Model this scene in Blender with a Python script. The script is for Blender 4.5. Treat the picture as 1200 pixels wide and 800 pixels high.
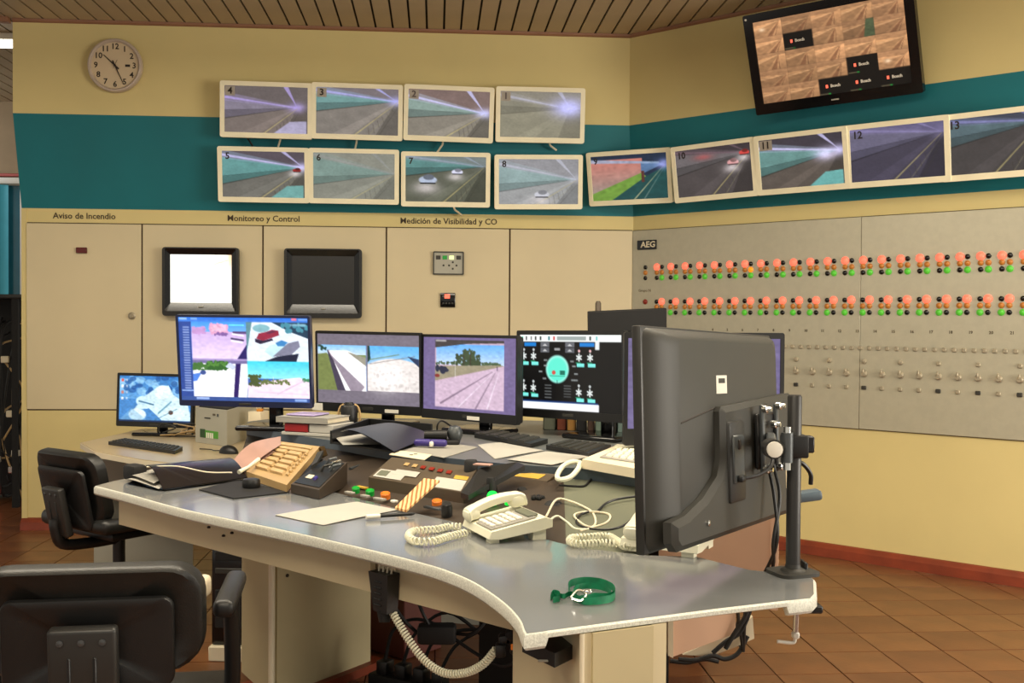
import bpy, bmesh, math, random
import numpy as np
from mathutils import Matrix, Vector, Euler
random.seed(7)
for o in list(bpy.data.objects): bpy.data.objects.remove(o)
SC = bpy.context.scene
COL = SC.collection
R = math.radians

# ------------------------------------------------------------------ camera, world, light
F, PITCH, ROLL, EYE = 1250.0, R(1.04), R(.39), 1.25
cam_d = bpy.data.cameras.new('camera'); cam = bpy.data.objects.new('camera', cam_d); COL.objects.link(cam)
cam_d.sensor_width = 36.0; cam_d.lens = F / 1200 * 36.0; cam_d.clip_start = .05; cam_d.clip_end = 100
cam.matrix_world = (Matrix.Translation((0, 0, EYE)) @ Matrix.Rotation(math.pi / 2 - PITCH, 4, 'X') @ Matrix.Rotation(ROLL, 4, 'Z'))
SC.camera = cam
SC.view_settings.view_transform = 'Standard'; SC.view_settings.look = 'None'
SC.view_settings.gamma = 1.0; SC.view_settings.use_curve_mapping = False
SC.view_settings.exposure = 0.12

def srgb(r, g, b):
    def f(c):
        c = c / 255.0
        return c / 12.92 if c <= .04045 else ((c + .055) / 1.055) ** 2.4
    return (f(r), f(g), f(b), 1.0)

W = bpy.data.worlds.new('world'); SC.world = W; W.use_nodes = True
W.node_tree.nodes['Background'].inputs[0].default_value = srgb(255, 247, 232)
W.node_tree.nodes['Background'].inputs[1].default_value = .55

def area(name, loc, target, sx, sy, power, col):
    d = bpy.data.lights.new(name, 'AREA'); d.shape = 'RECTANGLE'; d.size = sx; d.size_y = sy
    d.energy = power; d.color = col[:3]
    o = bpy.data.objects.new(name, d); COL.objects.link(o); o.location = loc
    o.rotation_euler = (Vector(target) - Vector(loc)).to_track_quat('-Z', 'Y').to_euler()
    return o
# unseen lamps, assumed: rows overhead and a broad light on the operators' right
LAMP_COL = srgb(255, 246, 226)
for lx, ly, pw in ((-1.9, 3.2, 66), (1.0, 2.8, 66), (-.4, .2, 55)):
    area('assumed_ceiling_light', (lx, ly, 2.80), (lx, ly, 0), 2.6, .30, pw, LAMP_COL)  # assumed overhead lamps out of view, no fittings built
    area('ceiling_fill_uplight', (lx, ly, 2.81), (lx, ly, 4), 2.6, .30, pw * .66, LAMP_COL)      # added fill lamps facing up, only to brighten the slats
area('assumed_right_light', (4.4, 1.6, 1.5), (1.4, 4.2, 1.1), 2.4, 1.5, 150, srgb(255, 246, 230))  # assumed light from the right, a bare area lamp with no window built
area('blind_fill_light', (-4.6, 7.6, 2.7), (-3.8, 8.6, 1.4), 1.2, .6, 9, srgb(235, 240, 245))  # added fill lamp that brightens the far blind, no fitting there

# ------------------------------------------------------------------ photograph geometry: a pixel and one more datum give a point in the room
CM = cam.matrix_world.to_3x3()
CE = Vector((0, 0, EYE))
def ray(x, y): return CM @ Vector(((x - 600) / F, -(y - 400) / F, -1.0))
def gz(x, y, z):                       # on the horizontal plane at height z
    d = ray(x, y); return CE + d * ((z - EYE) / d.z)
def gy(x, y, Y):                       # at depth Y
    d = ray(x, y); return CE + d * (Y / d.y)
def gp(x, y, P, n):
    d = ray(x, y); return CE + d * ((Vector(P) - CE).dot(n) / d.dot(n))

# ------------------------------------------------------------------ materials
MATS = {}
def mat(name, rgb, rough=.5, metal=0.0, var=.06, scale=8.0, bump=0.0, bscale=60.0, rgb2=None, emit=0.0, spec=.5, coat=0.0, transl=0.0, det=4.0):
    if name in MATS: return MATS[name]
    m = bpy.data.materials.new(name); m.use_nodes = True; nt = m.node_tree
    b = nt.nodes['Principled BSDF']
    b.inputs['Roughness'].default_value = rough; b.inputs['Metallic'].default_value = metal
    b.inputs['Specular IOR Level'].default_value = spec; b.inputs['Coat Weight'].default_value = coat
    c = srgb(*rgb)
    tc = nt.nodes.new('ShaderNodeTexCoord'); nz = nt.nodes.new('ShaderNodeTexNoise')
    nz.inputs['Scale'].default_value = scale; nz.inputs['Detail'].default_value = det
    nt.links.new(tc.outputs['Object'], nz.inputs['Vector'])
    rp = nt.nodes.new('ShaderNodeValToRGB')
    c2 = srgb(*rgb2) if rgb2 else tuple(min(1, k * (1 + var)) for k in c[:3]) + (1,)
    c1 = c if rgb2 else tuple(k * (1 - var) for k in c[:3]) + (1,)
    rp.color_ramp.elements[0].color = c1; rp.color_ramp.elements[1].color = c2
    rp.color_ramp.elements[0].position = .35; rp.color_ramp.elements[1].position = .65
    nt.links.new(nz.outputs['Fac'], rp.inputs['Fac']); nt.links.new(rp.outputs['Color'], b.inputs['Base Color'])
    if emit:
        nt.links.new(rp.outputs['Color'], b.inputs['Emission Color']); b.inputs['Emission Strength'].default_value = emit
    if bump:
        n2 = nt.nodes.new('ShaderNodeTexNoise'); n2.inputs['Scale'].default_value = bscale; n2.inputs['Detail'].default_value = 3
        bp = nt.nodes.new('ShaderNodeBump'); bp.inputs['Strength'].default_value = bump; bp.inputs['Distance'].default_value = .004
        nt.links.new(tc.outputs['Object'], n2.inputs['Vector']); nt.links.new(n2.outputs['Fac'], bp.inputs['Height'])
        nt.links.new(bp.outputs['Normal'], b.inputs['Normal'])
    if transl:
        b.inputs['Transmission Weight'].default_value = transl
    MATS[name] = m; return m

def screen_mat(name, strength):
    if name in MATS: return MATS[name]
    m = bpy.data.materials.new(name); m.use_nodes = True; nt = m.node_tree; b = nt.nodes['Principled BSDF']
    b.inputs['Base Color'].default_value = (.01, .01, .01, 1); b.inputs['Roughness'].default_value = .35
    b.inputs['Specular IOR Level'].default_value = .25
    a = nt.nodes.new('ShaderNodeAttribute'); a.attribute_name = 'picture'
    nt.links.new(a.outputs['Color'], b.inputs['Emission Color']); b.inputs['Emission Strength'].default_value = strength
    MATS[name] = m; return m

M_yellow = mat('painted_yellow', (211, 194, 134), .62, var=.04, scale=1.4, bump=.12, bscale=220)
M_teal = mat('painted_teal', (0, 108, 118), .6, var=.06, scale=2.0, bump=.1, bscale=200)
M_panel = mat('cream_panel', (207, 193, 157), .45, var=.035, scale=1.7)
M_joint = mat('dark_joint', (70, 52, 34), .8)
M_board = mat('satin_metal_board', (186, 181, 160), .36, metal=.25, var=.03, scale=30, bump=.05, bscale=400)
M_slat = mat('ceiling_slat', (176, 156, 126), .55, var=.06, scale=3)
M_dark = mat('dark_void', (22, 16, 12), .9)
M_tile = mat('floor_tile', (96, 56, 30), .34, var=0, scale=5, rgb2=(116, 70, 38), bump=.1, bscale=40)
M_tile2 = mat('floor_tile_worn', (92, 52, 28), .36, var=0, scale=4, rgb2=(110, 66, 36), bump=.1, bscale=40)
M_tile3 = mat('floor_tile_pale', (100, 60, 33), .34, var=0, scale=6, rgb2=(120, 75, 42), bump=.1, bscale=40)
M_grout = mat('floor_grout', (66, 38, 22), .8)
M_skirt = mat('skirting_wood', (122, 50, 26), .42, var=.15, scale=9)
M_lam = mat('grey_speckled_laminate', (100, 102, 103), .13, var=.0, scale=900, rgb2=(128, 130, 130), spec=.6, det=2)
M_edge = mat('pale_speckled_edge', (186, 186, 174), .55, var=0, scale=320, rgb2=(216, 216, 204), det=2)
M_beige = mat('beige_desk_board', (206, 192, 156), .55, var=.05, scale=3)
M_beige2 = mat('dull_beige_board', (184, 170, 132), .6, var=.07, scale=2)
M_pink = mat('pinkish_board', (204, 166, 138), .6, var=.05, scale=3)
M_cream = mat('cream_trim', (222, 210, 182), .5, var=.03)
M_greypan = mat('pale_grey_panel', (168, 166, 152), .55, var=.05, scale=2)
M_olive = mat('grey_green_board', (100, 103, 86), .5, var=.07, scale=3)
M_shelf = mat('slate_shelf', (92, 94, 92), .38, var=.08, scale=14)
M_shelfedge = mat('slate_edge', (74, 84, 94), .4, var=.08)
M_bay = mat('brown_black_bay', (58, 48, 38), .5, var=.12, scale=6)
M_unit = mat('umber_instrument', (78, 66, 50), .5, var=.08, scale=8)
M_black = mat('black_plastic', (22, 22, 22), .42, var=.1, scale=20, bump=.08, bscale=500)
M_gloss = mat('gloss_black', (12, 12, 13), .12, var=.05)
M_soft = mat('matt_black', (14, 13, 13), .7, var=.15, scale=30)
M_char = mat('charcoal_plastic', (47, 46, 41), .52, var=.05, scale=12, bump=.1, bscale=900)
M_char2 = mat('dark_charcoal', (40, 39, 37), .42, var=.05)
M_steelgrey = mat('slate_metal', (86, 90, 92), .38, metal=.5, var=.05)
M_chrome = mat('chrome', (220, 220, 215), .15, metal=1.0, var=.02)
M_ivory = mat('ivory_plastic', (228, 226, 202), .38, var=.03)
M_wframe = mat('ivory_bezel', (246, 238, 206), .4, var=.03)
M_paper = mat('white_paper', (176, 173, 164), .7, var=.03, scale=6)
M_paper2 = mat('grey_paper', (150, 147, 138), .7, var=.05, scale=9)
M_ink = mat('ink', (38, 28, 20), .7)
M_fabric = mat('black_vinyl', (20, 20, 18), .40, var=.15, scale=25, bump=.15, bscale=300)
M_keys = mat('tan_keys', (186, 156, 108), .5, var=.08, scale=40)
M_tan = mat('tan_plastic', (176, 146, 98), .48, var=.05)
M_rose = mat('rose_beige', (168, 132, 118), .5, var=.05)
M_red = mat('red_board', (140, 22, 26), .5)
M_green = mat('green_ribbon', (10, 118, 78), .5, var=.2, scale=60)
M_purple = mat('violet_plastic', (58, 46, 120), .35)
M_white = mat('white_plastic', (228, 224, 212), .4, var=.02)
M_yel = mat('mustard_card', (186, 150, 52), .6)
M_oran = mat('orange_card', (206, 132, 34), .55)
M_redlamp = mat('lit_red_lens', (255, 104, 80), .3, emit=1.1)
M_redoff = mat('dull_red_lens', (130, 34, 20), .35)
M_amber = mat('amber_lens', (176, 112, 44), .3, emit=.12)
M_greenlamp = mat('lit_green_lens', (80, 176, 50), .3, emit=.3)
M_grn = mat('bright_green_button', (10, 230, 70), .3, emit=.75)
M_grn2 = mat('green_button', (16, 150, 50), .3, emit=.1)
M_orabtn = mat('orange_button', (214, 112, 34), .35, emit=.2)
M_redbtn = mat('red_button', (190, 54, 34), .35, emit=.1)
M_knob = mat('pewter_button', (168, 158, 136), .35, metal=.3)
M_blind = mat('teal_blind', (62, 150, 166), .5, var=.05, emit=.16)  # slight emission stands in for daylight coming through the blind
M_clockface = mat('clock_face', (206, 186, 152), .5, var=.02)
M_clockrim = mat('clock_rim', (188, 172, 156), .35, var=.03)
M_tube = mat('lit_tube', (255, 250, 240), .4, emit=3.0)

# ------------------------------------------------------------------ mesh tools
def frame(x, y, z=None):
    x = Vector(x).normalized(); y = Vector(y); z = x.cross(y).normalized() if z is None else Vector(z)
    y = z.cross(x)
    return Matrix((x, y, z)).transposed()

class MB:
    def __init__(s): s.v = []; s.f = []; s.m = []; s.mi = 0
    def add(s, vs, fs, T=None):
        b = len(s.v)
        for v in vs:
            v = Vector(v); s.v.append(tuple(T @ v if T is not None else v))
        for f in fs: s.f.append([b + i for i in f]); s.m.append(s.mi)
        return s
    def box(s, c, d, rot=None):
        x, y, z = d[0] / 2, d[1] / 2, d[2] / 2
        vs = [(-x, -y, -z), (x, -y, -z), (x, y, -z), (-x, y, -z), (-x, -y, z), (x, -y, z), (x, y, z), (-x, y, z)]
        fs = [(0, 3, 2, 1), (4, 5, 6, 7), (0, 1, 5, 4), (1, 2, 6, 5), (2, 3, 7, 6), (3, 0, 4, 7)]
        T = Matrix.Translation(c) @ (rot.to_4x4() if rot is not None else Matrix())
        return s.add(vs, fs, T)
    def b2(s, a, b): return s.box([(a[i] + b[i]) / 2 for i in range(3)], [abs(b[i] - a[i]) for i in range(3)])
    def rbox(s, c, d, r, seg=3, rot=None):
        bm = bmesh.new(); bmesh.ops.create_cube(bm, size=1.0)
        for v in bm.verts: v.co = Vector((v.co.x * d[0], v.co.y * d[1], v.co.z * d[2]))
        bmesh.ops.bevel(bm, geom=list(bm.edges), offset=min(r, min(d) * .49), segments=seg, affect='EDGES', profile=.5)
        T = Matrix.Translation(c) @ (rot.to_4x4() if rot is not None else Matrix())
        bm.verts.index_update()
        s.add([v.co for v in bm.verts], [[v.index for v in f.verts] for f in bm.faces], T); bm.free(); return s
    def prism(s, poly, z0, z1, T=None):
        n = len(poly)
        a = sum(poly[i][0] * poly[(i + 1) % n][1] - poly[(i + 1) % n][0] * poly[i][1] for i in range(n))
        if a < 0: poly = poly[::-1]
        vs = [(p[0], p[1], z0) for p in poly] + [(p[0], p[1], z1) for p in poly]
        fs = [list(range(n))[::-1], list(range(n, 2 * n))] + [(i, (i + 1) % n, n + (i + 1) % n, n + i) for i in range(n)]
        return s.add(vs, fs, T)
    def hexa(s, top, bot):                        # eight corners, top and bottom rings in the same order
        vs = list(top) + list(bot); n = len(top)
        a = sum(top[i][0] * top[(i + 1) % n][1] - top[(i + 1) % n][0] * top[i][1] for i in range(n))
        fs = [list(range(n)), list(range(n, 2 * n))[::-1]] + [(i, n + i, n + (i + 1) % n, (i + 1) % n) for i in range(n)]
        if a < 0: fs = [f[::-1] for f in fs]
        return s.add(vs, fs)
    def tube(s, pts, r, n=8, caps=True):
        pts = [Vector(p) for p in pts]; rr = r if isinstance(r, (list, tuple)) else [r] * len(pts)
        b = len(s.v); t0 = (pts[1] - pts[0]).normalized()
        u = t0.orthogonal().normalized(); fs = []
        vs = []
        for i, p in enumerate(pts):
            t = (pts[min(i + 1, len(pts) - 1)] - pts[max(i - 1, 0)])
            if t.length < 1e-9: t = t0
            t.normalize(); u = (u - t * u.dot(t))
            u = u.normalized() if u.length > 1e-6 else t.orthogonal().normalized()
            w = t.cross(u)
            for k in range(n):
                a = 2 * math.pi * k / n; vs.append(p + (u * math.cos(a) + w * math.sin(a)) * rr[i])
        for i in range(len(pts) - 1):
            for k in range(n):
                k2 = (k + 1) % n; fs.append((i * n + k, i * n + k2, (i + 1) * n + k2, (i + 1) * n + k))
        if caps: fs.append(list(range(n))[::-1]); fs.append([(len(pts) - 1) * n + k for k in range(n)])
        return s.add(vs, fs)
    def lathe(s, prof, n=24, T=None):             # (radius, height) pairs about z
        vs = []; fs = []
        for r, z in prof:
            for k in range(n):
                a = 2 * math.pi * k / n; vs.append((r * math.cos(a), r * math.sin(a), z))
        for i in range(len(prof) - 1):
            for k in range(n):
                k2 = (k + 1) % n; fs.append((i * n + k, i * n + k2, (i + 1) * n + k2, (i + 1) * n + k))
        if prof[0][0] > 1e-6: fs.append(list(range(n))[::-1])
        if prof[-1][0] > 1e-6: fs.append([(len(prof) - 1) * n + k for k in range(n)])
        return s.add(vs, fs, T)
    def grid(s, fn, nu, nv, flip=False):
        vs = [fn(i / nu, j / nv) for j in range(nv + 1) for i in range(nu + 1)]
        fs = [(j * (nu + 1) + i, j * (nu + 1) + i + 1, (j + 1) * (nu + 1) + i + 1, (j + 1) * (nu + 1) + i) for j in range(nv) for i in range(nu)]
        if flip: fs = [f[::-1] for f in fs]
        return s.add(vs, fs)
    def mesh(s, name, mats, smooth=True):
        me = bpy.data.meshes.new(name); me.from_pydata(s.v, [], s.f); me.update()
        for m in (mats if isinstance(mats, (list, tuple)) else [mats]): me.materials.append(m)
        if any(s.m): me.polygons.foreach_set('material_index', s.m)
        if smooth:
            me.shade_smooth(); me.set_sharp_from_angle(angle=R(38))
        return me
    def build(s, name, mats, parent=None, smooth=True, M=None):
        o = bpy.data.objects.new(name, s.mesh(name, mats, smooth)); COL.objects.link(o)
        if parent is not None: o.parent = parent
        if M is not None: o.matrix_local = M
        return o

def tag(o, label, cat, group=None, kind=None):
    o['label'] = label; o['category'] = cat
    if group: o['group'] = group
    if kind: o['kind'] = kind
    return o
def thing(name, label, cat, loc=(0, 0, 0), rot=None, group=None):
    o = bpy.data.objects.new(name, None); COL.objects.link(o); o.empty_display_size = .05
    M = rot.to_4x4() if isinstance(rot, Matrix) else (Euler(rot).to_matrix().to_4x4() if rot else Matrix())
    o.matrix_world = Matrix.Translation(loc) @ M
    tag(o, label, cat, group); return o
def structure(o): o['kind'] = 'structure'; return o
def clone(o, parent=None):
    c = o.copy(); COL.objects.link(c); c.parent = parent
    for ch in list(o.children): clone(ch, c)
    return c
def inst(name, me, parent, M):
    o = bpy.data.objects.new(name, me); COL.objects.link(o); o.parent = parent; o.matrix_local = M; return o

TXT = {}
def text(name, s, size, m, parent, M, bold=0.0, align='CENTER', ext=.0006, sx=1.0):
    k = (s, size, bold, m.name, align, sx)
    if k not in TXT:
        c = bpy.data.curves.new(name, 'FONT'); c.body = s; c.size = size; c.align_x = align; c.align_y = 'CENTER'
        c.extrude = ext; c.offset = bold; c.resolution_u = 2
        t = bpy.data.objects.new(name, c); COL.objects.link(t)
        me = bpy.data.meshes.new_from_object(t.evaluated_get(bpy.context.evaluated_depsgraph_get()))
        bpy.data.objects.remove(t); bpy.data.curves.remove(c)
        me.materials.clear(); me.materials.append(m)
        if sx != 1: me.transform(Matrix.Diagonal((sx, 1, 1, 1)))
        TXT[k] = me
    return inst(name, TXT[k], parent, M)
UPR = Matrix.Rotation(math.pi / 2, 4, 'X')          # flat text stood up, facing -y

def spline(pts, n=8, closed=False):
    P = [Vector(p) for p in pts]; out = []
    N = len(P); segs = N if closed else N - 1
    for i in range(segs):
        p1, p2 = P[i], P[(i + 1) % N]
        p0 = P[i - 1] if (closed or i > 0) else p1 * 2 - p2
        p3 = P[(i + 2) % N] if (closed or i + 2 < N) else p2 * 2 - p1
        for k in range(n):
            t = k / n
            out.append(.5 * ((2 * p1) + (p2 - p0) * t + (2 * p0 - 5 * p1 + 4 * p2 - p3) * t * t + (3 * p1 - p0 - 3 * p2 + p3) * t ** 3))
    if not closed: out.append(P[-1])
    return out
def coil(path, r, turns, wire, n=6, per=8):
    P = spline(path, 24); L = [0]
    for a, b in zip(P, P[1:]): L.append(L[-1] + (b - a).length)
    out = []; N = int(turns * per); u = None
    for i in range(N + 1):
        d = L[-1] * i / N
        j = min(max(1, next((k for k in range(len(L)) if L[k] >= d), len(L) - 1)), len(P) - 1)
        q = (d - L[j - 1]) / max(1e-9, L[j] - L[j - 1]); p = P[j - 1].lerp(P[j], q); t = (P[j] - P[j - 1]).normalized()
        if u is None: u = t.orthogonal().normalized()
        u = (u - t * u.dot(t)).normalized(); w = t.cross(u); a = 2 * math.pi * i / per
        out.append(p + (u * math.cos(a) + w * math.sin(a)) * r)
    m = MB(); m.tube(out, wire, n); return m
def rrect(w, h, r, n=4):
    out = []
    for cx, cy, a0 in ((w / 2 - r, h / 2 - r, 0), (-w / 2 + r, h / 2 - r, 90), (-w / 2 + r, -h / 2 + r, 180), (w / 2 - r, -h / 2 + r, 270)):
        for k in range(n + 1):
            a = R(a0 + 90 * k / n); out.append((cx + r * math.cos(a), cy + r * math.sin(a)))
    return out
XZ = Matrix(((1, 0, 0, 0), (0, 0, -1, 0), (0, 1, 0, 0), (0, 0, 0, 1)))   # (x, y, z) -> (x, -z, y): a prism standing, its top towards -y
def ring(outer, inner, y0, y1, m=None):              # standing frame between two same-count outlines in xz, y0 front .. y1 back
    m = m or MB(); n = len(outer)
    vs = [(p[0], y0, p[1]) for p in outer] + [(p[0], y0, p[1]) for p in inner] + [(p[0], y1, p[1]) for p in inner] + [(p[0], y1, p[1]) for p in outer]
    fs = []
    for i in range(n):
        j = (i + 1) % n
        fs += [(i, n + i, n + j, j)[::-1], (n + i, 2 * n + i, 2 * n + j, n + j)[::-1], (2 * n + i, 3 * n + i, 3 * n + j, 2 * n + j)[::-1], (3 * n + i, i, j, 3 * n + j)[::-1]]
    return m.add(vs, fs)

# ------------------------------------------------------------------ pictures on screens, painted into a colour attribute of a fine grid
class Pic:
    def __init__(s, w, h, bg=(0, 0, 0), ss=3):
        s.w, s.h, s.ss = w, h, ss
        s.a = np.zeros((h * ss, w * ss, 3), np.float32); s.a[:] = np.array(bg) / 255.0
        yy, xx = np.mgrid[0:h * ss, 0:w * ss]; s.x = (xx + .5) / (w * ss); s.y = (yy + .5) / (h * ss)
    def put(s, mask, c, al=1.0):
        c = np.array(c, np.float32) / 255.0; k = mask[..., None] * al
        s.a = s.a * (1 - k) + c * k
    def rect(s, x0, y0, x1, y1, c, al=1.0): s.put(((s.x >= x0) & (s.x < x1) & (s.y >= y0) & (s.y < y1)).astype(np.float32), c, al)
    def poly(s, P, c, al=1.0):
        m = np.zeros(s.x.shape, bool); n = len(P)
        for i in range(n):
            (x0, y0), (x1, y1) = P[i], P[(i + 1) % n]
            if y0 == y1: continue
            t = ((y0 > s.y) != (y1 > s.y)) & (s.x < (x1 - x0) * (s.y - y0) / (y1 - y0) + x0); m ^= t
        s.put(m.astype(np.float32), c, al)
    def line(s, p, q, w, c, al=1.0, w2=None):
        ar = s.w / s.h; dx, dy = (q[0] - p[0]) * ar, q[1] - p[1]; L2 = dx * dx + dy * dy + 1e-9
        t = np.clip((((s.x - p[0]) * ar) * dx + (s.y - p[1]) * dy) / L2, 0, 1)
        d = np.hypot((s.x - p[0]) * ar - t * dx, s.y - p[1] - t * dy); ww = w + ((w2 if w2 is not None else w) - w) * t
        s.put(np.clip((ww - d) / (ww * .35 + .002), 0, 1), c, al)
    def ell(s, cx, cy, rx, ry, c, al=1.0, soft=.15):
        d = np.hypot((s.x - cx) / rx, (s.y - cy) / ry); s.put(np.clip((1 - d) / soft, 0, 1), c, al)
    def glow(s, cx, cy, rx, ry, c, al=1.0):
        d = ((s.x - cx) / rx) ** 2 + ((s.y - cy) / ry) ** 2; s.put(np.exp(-d), c, al)
    def grad(s, x0, y0, x1, y1, c0, c1, horiz=False):
        m = ((s.x >= x0) & (s.x < x1) & (s.y >= y0) & (s.y < y1))
        t = ((s.x - x0) / (x1 - x0) if horiz else (s.y - y0) / (y1 - y0))[..., None]
        c = (np.array(c0) * (1 - t) + np.array(c1) * t) / 255.0; s.a = np.where(m[..., None], c, s.a).astype(np.float32)
    def noise(s, amp, seed=1, n=26):
        rg = np.random.default_rng(seed); g = rg.normal(0, 1, (n, n))
        iy = s.y * (n - 1.001); ix = s.x * (n - 1.001); a = iy.astype(int); b = ix.astype(int); fy = iy - a; fx = ix - b
        v = g[a, b] * (1 - fy) * (1 - fx) + g[a + 1, b] * fy * (1 - fx) + g[a, b + 1] * (1 - fy) * fx + g[a + 1, b + 1] * fy * fx
        s.a = np.clip(s.a * (1 + amp * v[..., None]), 0, 1).astype(np.float32)
    def blobs(s, x0, y0, x1, y1, n, r, c, seed=1, al=1.0):
        rg = random.Random(seed)
        for _ in range(n): s.ell(rg.uniform(x0, x1), rg.uniform(y0, y1), r * rg.uniform(.6, 1.3), r * rg.uniform(.8, 1.8), c, al)
    def out(s):
        a = s.a.reshape(s.h, s.ss, s.w, s.ss, 3).mean((1, 3))
        return np.where(a <= .04045, a / 12.92, ((a + .055) / 1.055) ** 2.4)

def screen(name, pic, w, h, m, parent, M=None):       # upright, centred, facing -y
    a = pic.out(); H, Wd = a.shape[:2]
    xs = np.linspace(-w / 2, w / 2, Wd); zs = np.linspace(h / 2, -h / 2, H)
    co = np.zeros((H * Wd, 3), np.float32); co[:, 0] = np.tile(xs, H); co[:, 2] = np.repeat(zs, Wd)
    i = np.arange(H - 1)[:, None] * Wd + np.arange(Wd - 1)[None, :]
    fs = np.stack([i, i + Wd, i + Wd + 1, i + 1], -1).reshape(-1, 4)
    me = bpy.data.meshes.new(name); me.vertices.add(len(co)); me.vertices.foreach_set('co', co.ravel())
    me.loops.add(fs.size); me.loops.foreach_set('vertex_index', fs.ravel().astype(np.int32))
    me.polygons.add(len(fs)); me.polygons.foreach_set('loop_start', np.arange(0, fs.size, 4, dtype=np.int32))
    me.update(calc_edges=True)
    at = me.color_attributes.new('picture', 'FLOAT_COLOR', 'POINT')
    col = np.ones((H * Wd, 4), np.float32); col[:, :3] = a.reshape(-1, 3); at.data.foreach_set('color', col.ravel())
    me.materials.append(m); me.validate()
    o = bpy.data.objects.new(name, me); COL.objects.link(o); o.parent = parent
    if M is not None: o.matrix_local = M
    return o

# ------------------------------------------------------------------ the room
aA, aB = R(4.1), R(-40.7)
MA = Matrix.Rotation(aA, 4, 'Z'); MBm = Matrix.Rotation(aB, 4, 'Z')
uA, nA = MA.to_3x3() @ Vector((1, 0, 0)), MA.to_3x3() @ Vector((0, -1, 0))
uB, nB = MBm.to_3x3() @ Vector((1, 0, 0)), MBm.to_3x3() @ Vector((0, -1, 0))
PA = gz(30, 620, 0)
cor = gp(742, 271, PA, nA); cor.z = 0
LA = (cor - PA).dot(uA)
TA = Matrix.Translation(PA) @ MA; TB = Matrix.Translation(cor) @ MBm
TAi, TBi = TA.inverted(), TB.inverted()
def wa(x, y, off=0.0): return TAi @ gp(x, y, PA + nA * off, nA)      # pixel -> wall A frame (x along, y into the wall, z up)
def wb(x, y, off=0.0): return TBi @ gp(x, y, cor + nB * off, nB)
Z_PAN0, Z_PAN1, Z_B0, Z_B1, Z_CEIL, LEAN = .715, 1.815, 1.904, 2.4375, 2.98, .13
MIT = math.tan((aA - aB) / 2)

def folded_wall(name, T, x0, x1, m0, m1, parent=None):
    # lower wall, leaning teal band, upper wall, 12 cm thick
    prof = [(0, 0), (0, Z_B0), (-LEAN, Z_B1), (-LEAN, Z_CEIL), (.12, Z_CEIL), (.12, 0)]
    m = MB(); n = len(prof)
    vs = [(x0 + m0 * y, y, z) for y, z in prof] + [(x1 + m1 * y, y, z) for y, z in prof]
    fs = [(i, i + n, (i + 1) % n + n, (i + 1) % n)[::-1] for i in range(n)] + [list(range(n))[::-1], [n + i for i in range(n)]]
    m.add(vs, fs); m.m = [0, 1] + [0] * (len(fs) - 2)
    o = m.build(name, [M_yellow, M_teal], None, smooth=False); o.matrix_world = T; return structure(o)
wall_back = folded_wall('wall_back', TA, -.02, LA, 0, MIT)
wall_right = folded_wall('wall_right', TB, 0, 3.7, -MIT, 0)

# cream cabinet fronts let into the back wall, one by one, with dark joints behind them
seams = [wa(x, y).x for x, y in ((31, 300), (167, 300), (308.4, 300), (452.8, 300), (597.2, 300), (741.5, 300))]
bk = MB(); bk.b2((seams[0] - .006, -.004, Z_PAN0 - .006), (seams[-1] - .004, 0, Z_PAN1 + .006)); bk.build('panel_backing', M_joint, wall_back, smooth=False)
for a, b in zip(seams, seams[1:]):
    p = MB(); p.rbox(((a + b) / 2, -.008, (Z_PAN0 + Z_PAN1) / 2), (b - a - .009, .012, Z_PAN1 - Z_PAN0), .002, 1); p.build('panel', M_panel, wall_back)
# cover strips of the yellow column at the free end and the header
e = MB(); e.b2((-.02, -.006, 0), (.012, 0, Z_B0 - .005)); e.build('edge_strip', M_yellow, wall_back, smooth=False)
for s, px, py in (('Aviso de Incendio', 99, 253.3), ('Monitoreo y Control', 309, 256.3), ('Medición de Visibilidad y CO', 526, 259.5)):
    q = wa(px, py); text('lettering', s, .050, mat('brown_letter', (62, 48, 32), .7), wall_back, Matrix.Translation((q.x, -.002, q.z)) @ UPR, bold=.0006, sx=1.0)
q = wa(97, 293.5); m = MB(); m.rbox((q.x, -.022, q.z), (.062, .018, .034), .003, 1); pl = m.build('alarm_display', mat('maroon_display', (92, 20, 14), .25), wall_back)
q = wa(155.5, 370); m = MB(); m.lathe([(.022, 0), (.022, .006), (.014, .010), (.014, .020), (.010, .024), (0, .024)], 16, Matrix.Translation((q.x, -.014, q.z)) @ UPR)
m.rbox((q.x, -.044, q.z), (.006, .012, .03), .002, 1); m.build('lock', M_knob, wall_back)

# skirtings and the thin coving under the ceiling
def run(name, T, x0, x1, m0, m1, prof, mt):
    m = MB(); n = len(prof)
    vs = [(x0 + m0 * y, y, z) for y, z in prof] + [(x1 + m1 * y, y, z) for y, z in prof]
    fs = [(i, i + n, (i + 1) % n + n, (i + 1) % n)[::-1] for i in range(n)] + [list(range(n))[::-1], [n + i for i in range(n)]]
    m.add(vs, fs); o = m.build(name, mt, None, smooth=False); o.matrix_world = T; return structure(o)
SK = [(0, .0), (0, .07), (-.012, .066), (-.03, .045), (-.036, .0)]
run('baseboard_back', TA, -.02, LA, 0, MIT, SK, M_skirt); run('baseboard_right', TB, 0, 3.7, -MIT, 0, SK, M_skirt)
CV = [(-LEAN, Z_CEIL - .0005), (-LEAN, Z_CEIL - .02), (-LEAN - .014, Z_CEIL - .012), (-LEAN - .016, Z_CEIL - .0005)]
M_cove = mat('brown_coving', (142, 100, 74), .6)
run('trim_1', TA, -.02, LA, 0, MIT, CV, M_cove); run('trim_2', TB, 0, 3.7, -MIT, 0, CV, M_cove)
run('trim_3', TA, -1.6, -.03, 0, 0, [(-LEAN, Z_CEIL - .001), (-LEAN, Z_CEIL - .03), (-LEAN - .05, Z_CEIL - .03), (-LEAN - .05, Z_CEIL - .001)], M_cove)

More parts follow.
